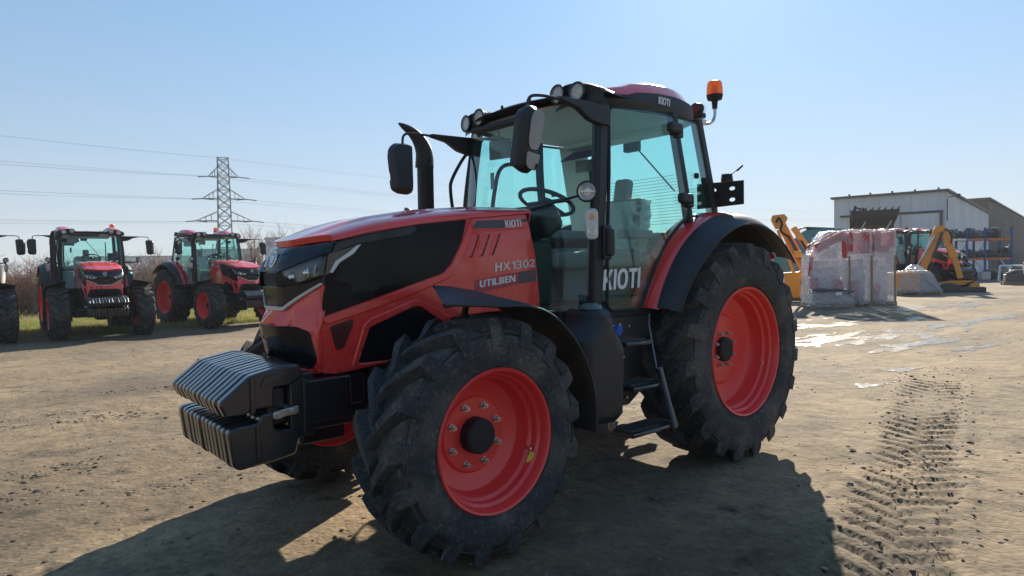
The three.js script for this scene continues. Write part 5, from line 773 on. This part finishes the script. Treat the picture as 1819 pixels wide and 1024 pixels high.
// ---------------------------------------------------------------- far left: pylon, wires, hedge, buildings
{
  const g = at('power_pylon', 45, 0, -142.8, -0.35), LAT = phys(col(0.08, 0.095, 0.10), 0.6, { metalness: 0.3 });
  const hw = (y) => interp([[0, 2.8], [9, 1.36], [25.5, 1.05]], y), bar = (a, b, r = 0.075) => cylAB(a, b, r, r, 5);
  const C = (y, i) => { const w = hw(y); return [[w, y, w], [w, y, -w], [-w, y, -w], [-w, y, w]][i % 4]; };
  const legs = [], brace = []; const ys = [0, 3.5, 6.5, 9, 11.2, 13.2, 15.2, 17, 18.8, 20.4, 22, 23.8, 25.5];
  for (let i = 0; i < 4; i++) M('tower_leg', [bar(C(0, i), C(9, i), 0.13), bar(C(9, i), C(25.5, i), 0.11)], LAT, g);
  for (let k = 0; k < ys.length - 1; k++) for (let i = 0; i < 4; i++) { brace.push(bar(C(ys[k], i), C(ys[k + 1], i + 1), 0.07), bar(C(ys[k], i + 1), C(ys[k + 1], i), 0.07), bar(C(ys[k + 1], i), C(ys[k + 1], i + 1), 0.055)); }
  M('tower_brace', brace, LAT, g).userData.kind = 'stuff';
  const tips = [];
  for (const [y, L] of [[12.2, 5.6], [16.9, 4.3], [21.6, 3.0]]) for (const s of [-1, 1]) { const t = [s * L, y, 0], w = hw(y), w2 = hw(y + 2.0); tips.push([s * L, y - 0.1, 0]);
    M('cross_arm', [bar([s * w, y, w], t), bar([s * w, y, -w], t), bar([s * w2, y + 2.0, w2], t, 0.06), bar([s * w2, y + 2.0, -w2], t, 0.06), ...[0.3, 0.55, 0.78].flatMap((q) => [bar([lerp(s * w, t[0], q), y, lerp(w, 0, q)], [lerp(s * w2, t[0], q), lerp(y + 2, y, q), lerp(w2, 0, q)], 0.04), bar([lerp(s * w, t[0], q), y, lerp(-w, 0, q)], [lerp(s * w2, t[0], q), lerp(y + 2, y, q), lerp(-w2, 0, q)], 0.04)])], LAT, g);
    for (const [dx, dz] of [[-1.9, 0.5], [2.2, 0.3]]) M('insulator', cylAB(t, [t[0] + dx, t[1] - 0.25, t[2] + dz], 0.12, 0.12, 6), phys(col(0.10, 0.12, 0.12), 0.3), g); }
  for (const s of [-1, 1]) tips.push([s * 1.2, 25.5, 0]);
  M('crown_bar', [bar([-1.22, 25.5, 1.2], [1.22, 25.5, 1.2]), bar([-1.22, 24.6, 1.2], [1.22, 25.5, 1.2], 0.05)], LAT, g);
  top(g, 'grey lattice power pylon rising behind the parked tractors', 'pylon');
  const WIRE = phys(col(0.10, 0.11, 0.12), 0.6), cs = Math.cos(-0.35), sn = Math.sin(-0.35);
  tips.forEach(([x, y, z]) => {
    const wx = 45 + x * cs + z * sn, wz = -142.8 - x * sn + z * cs;
    const arm = y > 25 ? 'the very top' : `the ${y > 20 ? 'upper' : y > 15 ? 'middle' : 'lower'}`, part = `${arm} ${x < 0 ? 'left' : 'right'} ${y > 25 ? 'corner' : 'arm'} of the pylon`;
    const spans = [[[-190 + x * 0.5, y * 1.0 + 0.5, -62 - x * 1.2], 3.5, 'thin overhead wire going left from ' + part, 'conductors left of the pylon'], [[430 + x * 0.2, y + 6, -138 + x * 1.0], 5, 'thin overhead wire going right from ' + part, 'conductors right of the pylon']];
    for (const [b, sag, label, grp] of spans) for (const off of [0, 0.9]) {
      if (off && y > 25) continue;
      const pts = []; for (let i = 0; i <= 20; i++) { const t = i / 20; pts.push([lerp(wx, b[0], t), lerp(y, b[1], t) - sag * 4 * t * (1 - t) - off * 0.55 * Math.min(1, t * 8), lerp(wz, b[2], t)]); }
      const w = M('overhead_wire', tube(pts, 0.011, 40, 4), WIRE); top(w, label + (off ? ', lower of two' : ''), 'wire', grp);
    }
  });
  for (const [x, z, w, d, h, c, lab, win] of [[80, -250, 22, 12, 9.2, [0.42, 0.45, 0.50], 'long pale industrial building far behind the hedge', 7], [96, -246, 6, 8, 13.5, [0.36, 0.40, 0.46], 'small square tower block on the far skyline', 2], [62, -290, 40, 12, 7.6, [0.62, 0.63, 0.66], 'low white building far off between the parked tractors', 10], [118, -240, 12, 10, 11, [0.38, 0.42, 0.48], 'grey building far off beside the big tractor\'s nose', 3]]) {
    const b = at('distant_building', x, 0, z, -0.3); M('wall', box(-w / 2, w / 2, 0, h, -d / 2, d / 2, 0.05), phys(col(...c), 0.85), b); M('roof', box(-w / 2 - 0.3, w / 2 + 0.3, h, h + 0.5, -d / 2 - 0.3, d / 2 + 0.3, 0.05), phys(col(0.25, 0.26, 0.28), 0.8), b);
    for (let i = 0; i < win; i++) M('window', box(-w / 2 + (i + 0.3) * w / win, -w / 2 + (i + 0.75) * w / win, h - 3, h - 1.4, d / 2 + 0.02, d / 2 + 0.1, 0), phys(col(0.08, 0.1, 0.13), 0.2), b);
    top(b, lab, 'building');
  }
}
camera.updateMatrixWorld(); camera.updateProjectionMatrix();
// bare hedge: bushes of many fine stems
{
  const BARK = phys(col(0.34, 0.165, 0.115), 0.9), BARK2 = phys(col(0.32, 0.22, 0.15), 0.9);
  function bush(s, H, W, n) {
    seed = s; const pos = [];
    const seg = (a, b, r0, r1) => { const d = V(b[0] - a[0], b[1] - a[1], b[2] - a[2]).normalize(), u = V(d.y + 0.01, -d.x, 0.3).cross(d).normalize(), w = d.clone().cross(u); const ring = (p, r) => [0, 1, 2].map((k) => { const t = k * 2.094; return [p[0] + (u.x * Math.cos(t) + w.x * Math.sin(t)) * r, p[1] + (u.y * Math.cos(t) + w.y * Math.sin(t)) * r, p[2] + (u.z * Math.cos(t) + w.z * Math.sin(t)) * r]; }); const A = ring(a, r0), B = ring(b, r1); for (let k = 0; k < 3; k++) { const m = (k + 1) % 3; pos.push(...A[k], ...A[m], ...B[m], ...A[k], ...B[m], ...B[k]); } };
    for (let i = 0; i < n; i++) {
      let p = [rr(-W, W) * 0.45, 0, rr(-0.45, 0.45)]; const ang = rr(0, 6.28), lean = rr(0.05, 0.45), hh = H * rr(0.55, 1.05); let r = rr(0.008, 0.02);
      let d = [Math.cos(ang) * lean, 1, Math.sin(ang) * lean]; const steps = 5;
      for (let k = 0; k < steps; k++) {
        const q = [p[0] + (d[0] + rr(-0.25, 0.25)) * hh / steps, p[1] + d[1] * hh / steps, p[2] + (d[2] + rr(-0.25, 0.25)) * hh / steps]; seg(p, q, r, r * 0.78);
        for (let t = 0; t < 3; t++) { const a2 = rr(0, 6.28), l2 = rr(0.2, 0.55) * (1 - k * 0.08), e = [q[0] + Math.cos(a2) * l2 * 0.7, q[1] + rr(-0.05, 0.75) * l2, q[2] + Math.sin(a2) * l2 * 0.7]; seg(q, e, 0.006, 0.003); if (k > 0) { const f = [e[0] + rr(-0.2, 0.2), e[1] + rr(0, 0.25), e[2] + rr(-0.2, 0.2)]; seg(e, f, 0.004, 0.002); } }
        p = q; r *= 0.78;
      }
    }
    const g = new THREE.BufferGeometry(); g.setAttribute('position', new THREE.Float32BufferAttribute(pos, 3)); g.computeVertexNormals(); return boxUV(g);
  }
  const V4 = [bush(801, 1.75, 1.0, 46), bush(802, 1.6, 1.1, 50), bush(803, 1.85, 0.95, 44), bush(804, 1.65, 1.05, 48)];
  seed = 4242; let k = 0;
  for (const row of [0, 1, 2]) for (let x = -9; x < 21; x += 1.0) {
    const bx = x + rr(-0.35, 0.35), bz = -24.2 - row * 1.0 + rr(-0.3, 0.3) - Math.max(0, x - 8) * 0.15, nd = V(bx, 1, bz).project(camera).x; if (nd < -1.08 || nd > -0.38) { k++; continue; }
    const m = new THREE.Mesh(V4[k++ % 4], rnd() < 0.6 ? BARK : BARK2); m.name = 'bare_bush'; m.position.set(bx, -0.07, bz); m.rotation.y = rr(0, 6.28); m.scale.set(1, rr(0.82, 1.06) + row * 0.06, 1); m.castShadow = m.receiveShadow = true;
    const where = nd < -0.93 ? 'at the left picture edge' : nd < -0.70 ? 'behind the tractor that faces the camera' : nd < -0.655 ? 'between the two whole parked tractors' : nd < -0.5 ? 'behind the tractor under the pylon' : 'beside the big tractor\'s nose'; top(m, `leafless brown bush in the ${['front', 'middle', 'back'][row]} of the hedge ${where}`, 'bush', `hedge bushes, ${['front', 'middle', 'back'][row]} row, ${where}`);
  }
  // taller bare trees
  function treeGeo(s, H) {
    seed = s; const tr = [], br = [];
    const go = (p, d, L, r, lev) => { const n = lev < 2 ? 3 : 2; let a = p, dir = d.clone(); for (let i = 0; i < n; i++) { dir.add(V(rr(-0.18, 0.18), rr(-0.02, 0.14), rr(-0.18, 0.18))).normalize(); const b = a.clone().addScaledVector(dir, L / n); (lev === 0 ? tr : br).push(cylAB(a.toArray(), b.toArray(), r * (1 - i / n * 0.4), r * (1 - (i + 1) / n * 0.4), lev < 2 ? 6 : 3, true)); a = b; if (lev < 4) for (let c = 0; c < (lev === 0 ? 3 : 2); c++) { const t = rr(0, 6.28), q = rr(0.5, 1.0); go(a, dir.clone().multiplyScalar(0.75).add(V(Math.cos(t) * q, 0.35, Math.sin(t) * q)).normalize(), L * rr(0.5, 0.66), r * 0.45, lev + 1); } } };
    go(V(0, 0, 0), V(0, 1, 0), H * 0.5, H * 0.018, 0); return [boxUV(mergeGeometries(tr.map(plain))), boxUV(mergeGeometries(br.map(plain)))];
  }
  const T1 = treeGeo(31, 4.2), T2 = treeGeo(57, 4.6);
  const mk = (t, x, z, y, s, r, label, group) => { const g = at('bare_tree', x, y, z, r); g.scale.setScalar(s); for (const [n, q] of [['trunk', t[0]], ['crown', t[1]]]) { const m = new THREE.Mesh(q, BARK2); m.name = n; m.castShadow = m.receiveShadow = true; g.add(m); } top(g, label, 'tree', group); };
  mk(T1, 9.0, -25.5, -0.05, 0.86, 1, 'leafless small tree just left of the big tractor\'s nose', 'bare trees in the hedge'); mk(T2, 10.4, -26.5, -0.05, 0.80, 2.2, 'leafless small tree half hidden by the big tractor\'s nose', 'bare trees in the hedge'); mk(T2, -3.1, -24.5, -0.07, 0.72, 0.4, 'leafless small tree at the left picture edge', 'bare trees in the hedge');
  // bare trees across the yard behind the photographer, mirrored in the cab glass and the mirror
  seed = 77; for (const [x, z, s] of [[16, 20, 2.0], [21, 17, 1.7], [26, 22, 2.3], [31, 16, 1.9], [12, 26, 2.2], [36, 22, 2.1]]) mk(rnd() < 0.5 ? T1 : T2, x, z, 0, s, rr(0, 6), 'tall leafless tree mirrored in the big tractor\'s cab glass', 'trees mirrored in the glass');
  // wire fence
  for (let i = 0; i < 10; i++) { const x = -6 + i * 2.4; const p = M('fence_post', cylAB([0, 0, 0], [0, 1.35, 0], 0.03, 0.028, 8), phys(col(0.14, 0.14, 0.13), 0.7)); p.position.set(x, -0.07, -22.6); top(p, `${['first', 'second', 'third', 'fourth', 'fifth', 'sixth', 'seventh', 'eighth', 'ninth', 'tenth'][i]} thin fence post from the left in front of the hedge`, 'fence post', 'posts of the wire fence'); }
  for (const y of [0.3, 0.65, 1.0, 1.3]) { const w = M('fence_wire', cylAB([-8, 0, 0], [17, 0, 0], 0.003, 0.003, 4), DARKM); w.position.set(0, y - 0.07, -22.56); top(w, `thin fence wire in front of the hedge, ${{ 0.3: 'lowest', 0.65: 'second from the ground', 1: 'third from the ground', 1.3: 'topmost' }[y]}`, 'fence wire', 'wires of the fence'); }
}
// grass verge
{
  const tri = [], b = (x, z, h, w, lx, lz) => tri.push(x - w, 0, z, x + w, 0, z, x + lx, h, z + lz); seed = 61; for (let i = 0; i < 9; i++) b(rr(-0.08, 0.08), rr(-0.08, 0.08), rr(0.04, 0.13), rr(0.004, 0.008), rr(-0.06, 0.06), rr(-0.06, 0.06));
  const g = new THREE.BufferGeometry(); g.setAttribute('position', new THREE.Float32BufferAttribute(tri, 3)); g.computeVertexNormals();
  const n = 20000, m = new THREE.InstancedMesh(g, new THREE.MeshPhysicalMaterial({ color: 0xffffff, roughness: 1, transmission: 0.4, thickness: 0, side: THREE.DoubleSide }), n), o = new THREE.Object3D(), c = new THREE.Color(); seed = 62;
  for (let i = 0; i < n; i++) { const x = rr(-9, 14), z = -15.4 - Math.pow(rnd(), 1.2) * 8.5; o.position.set(x, groundH(x, z) - 0.005, z); o.rotation.set(0, rr(0, 6.28), 0); o.scale.setScalar(rr(0.6, 1.5) * (0.6 + 0.8 * fbm(x * 0.8, z * 0.8, 2, 0, 63))); o.updateMatrix(); m.setMatrixAt(i, o.matrix); const t = fbm(x * 0.6, z * 0.6, 3, 0, 64) + rr(-0.2, 0.2); t > 0.47 ? c.setRGB(0.44, 0.36, 0.16) : c.setRGB(0.24, 0.29, 0.07); m.setColorAt(i, c); }
  m.name = 'grass'; m.castShadow = m.receiveShadow = true; top(m, 'short yellow green grass under the parked tractors', 'grass', null, 'stuff');
}
// clods and small stones
{
  const g = new THREE.IcosahedronGeometry(1, 1); const p = g.attributes.position; for (let i = 0; i < p.count; i++) { const k = 0.7 + 0.6 * vnoise(p.getX(i) * 2 + 5, p.getY(i) * 2 + p.getZ(i) * 3 + 9, 0, 70); p.setXYZ(i, p.getX(i) * k, p.getY(i) * k * 0.6, p.getZ(i) * k); } g.computeVertexNormals();
  const n = 9000, m = new THREE.InstancedMesh(g, new THREE.MeshStandardMaterial({ color: 0xffffff, roughness: 0.95 }), n), o = new THREE.Object3D(), c = new THREE.Color(); seed = 66; let i = 0; const heaps = [[-1.65, -1.81], [-1.67, -1.57], [-1.47, -2.19], [-1.29, -2.34], [-0.74, -4.05], [-0.67, -3.91], [0.0, -5.4], [0.27, -5.11], [0.57, -5.06], [0.19, -8.27], [-1.13, -4.44], [-1.45, -4.14], [-0.72, -1.27], [2.45, 1.95], [3.1, 1.8]];
  while (i < n) {
    let x, z; const pick = rnd();
    if (pick < 0.07) { const l = rr(0, TL), w = rr(-0.38, 0.38); x = T0[0] + TD[0] * l - TD[1] * w; z = T0[1] + TD[1] * l + TD[0] * w; }
    else if (pick < 0.17) { const q = heaps[Math.floor(rnd() * heaps.length)], gx = (rnd() + rnd() + rnd() - 1.5) * 0.45, gz = (rnd() + rnd() + rnd() - 1.5) * 0.10; x = q[0] + gx; z = q[1] + gz + gx * 0.15; }
    else if (pick < 0.72) { const a = rr(-0.35, 1.75), d = 1.6 + Math.pow(rnd(), 1.4) * 16; x = -1.93 + d * Math.sin(a); z = 3.3 - d * Math.cos(a); }
    else { x = rr(-4, 14); z = rr(-13, 2.5); if (fbm(x * 0.9, z * 2.0, 3, 0, 67) < 0.56) continue; }
    const s = 0.0015 + 0.011 * Math.pow(rnd(), 5) + (pick < 0.30 ? 0.009 * Math.pow(rnd(), 4) : 0); o.position.set(x, groundH(x, z) + s * 0.15, z); o.rotation.set(rr(-0.3, 0.3), rr(0, 6.28), rr(-0.3, 0.3)); o.scale.set(s * rr(0.8, 1.6), s * rr(0.6, 1), s * rr(0.8, 1.6)); o.updateMatrix(); m.setMatrixAt(i, o.matrix);
    const t = rnd(); t < 0.62 ? c.setRGB(0.10, 0.075, 0.05) : t < 0.97 ? c.setRGB(0.24, 0.18, 0.125) : c.setRGB(0.36, 0.33, 0.29); c.multiplyScalar(rr(0.7, 1.2)); m.setColorAt(i++, c);
  }
  m.name = 'clods_and_pebbles'; m.castShadow = m.receiveShadow = true; top(m, 'earth clods and pebbles scattered over the yard', 'clods', null, 'stuff');
}

renderer.render(scene, camera);
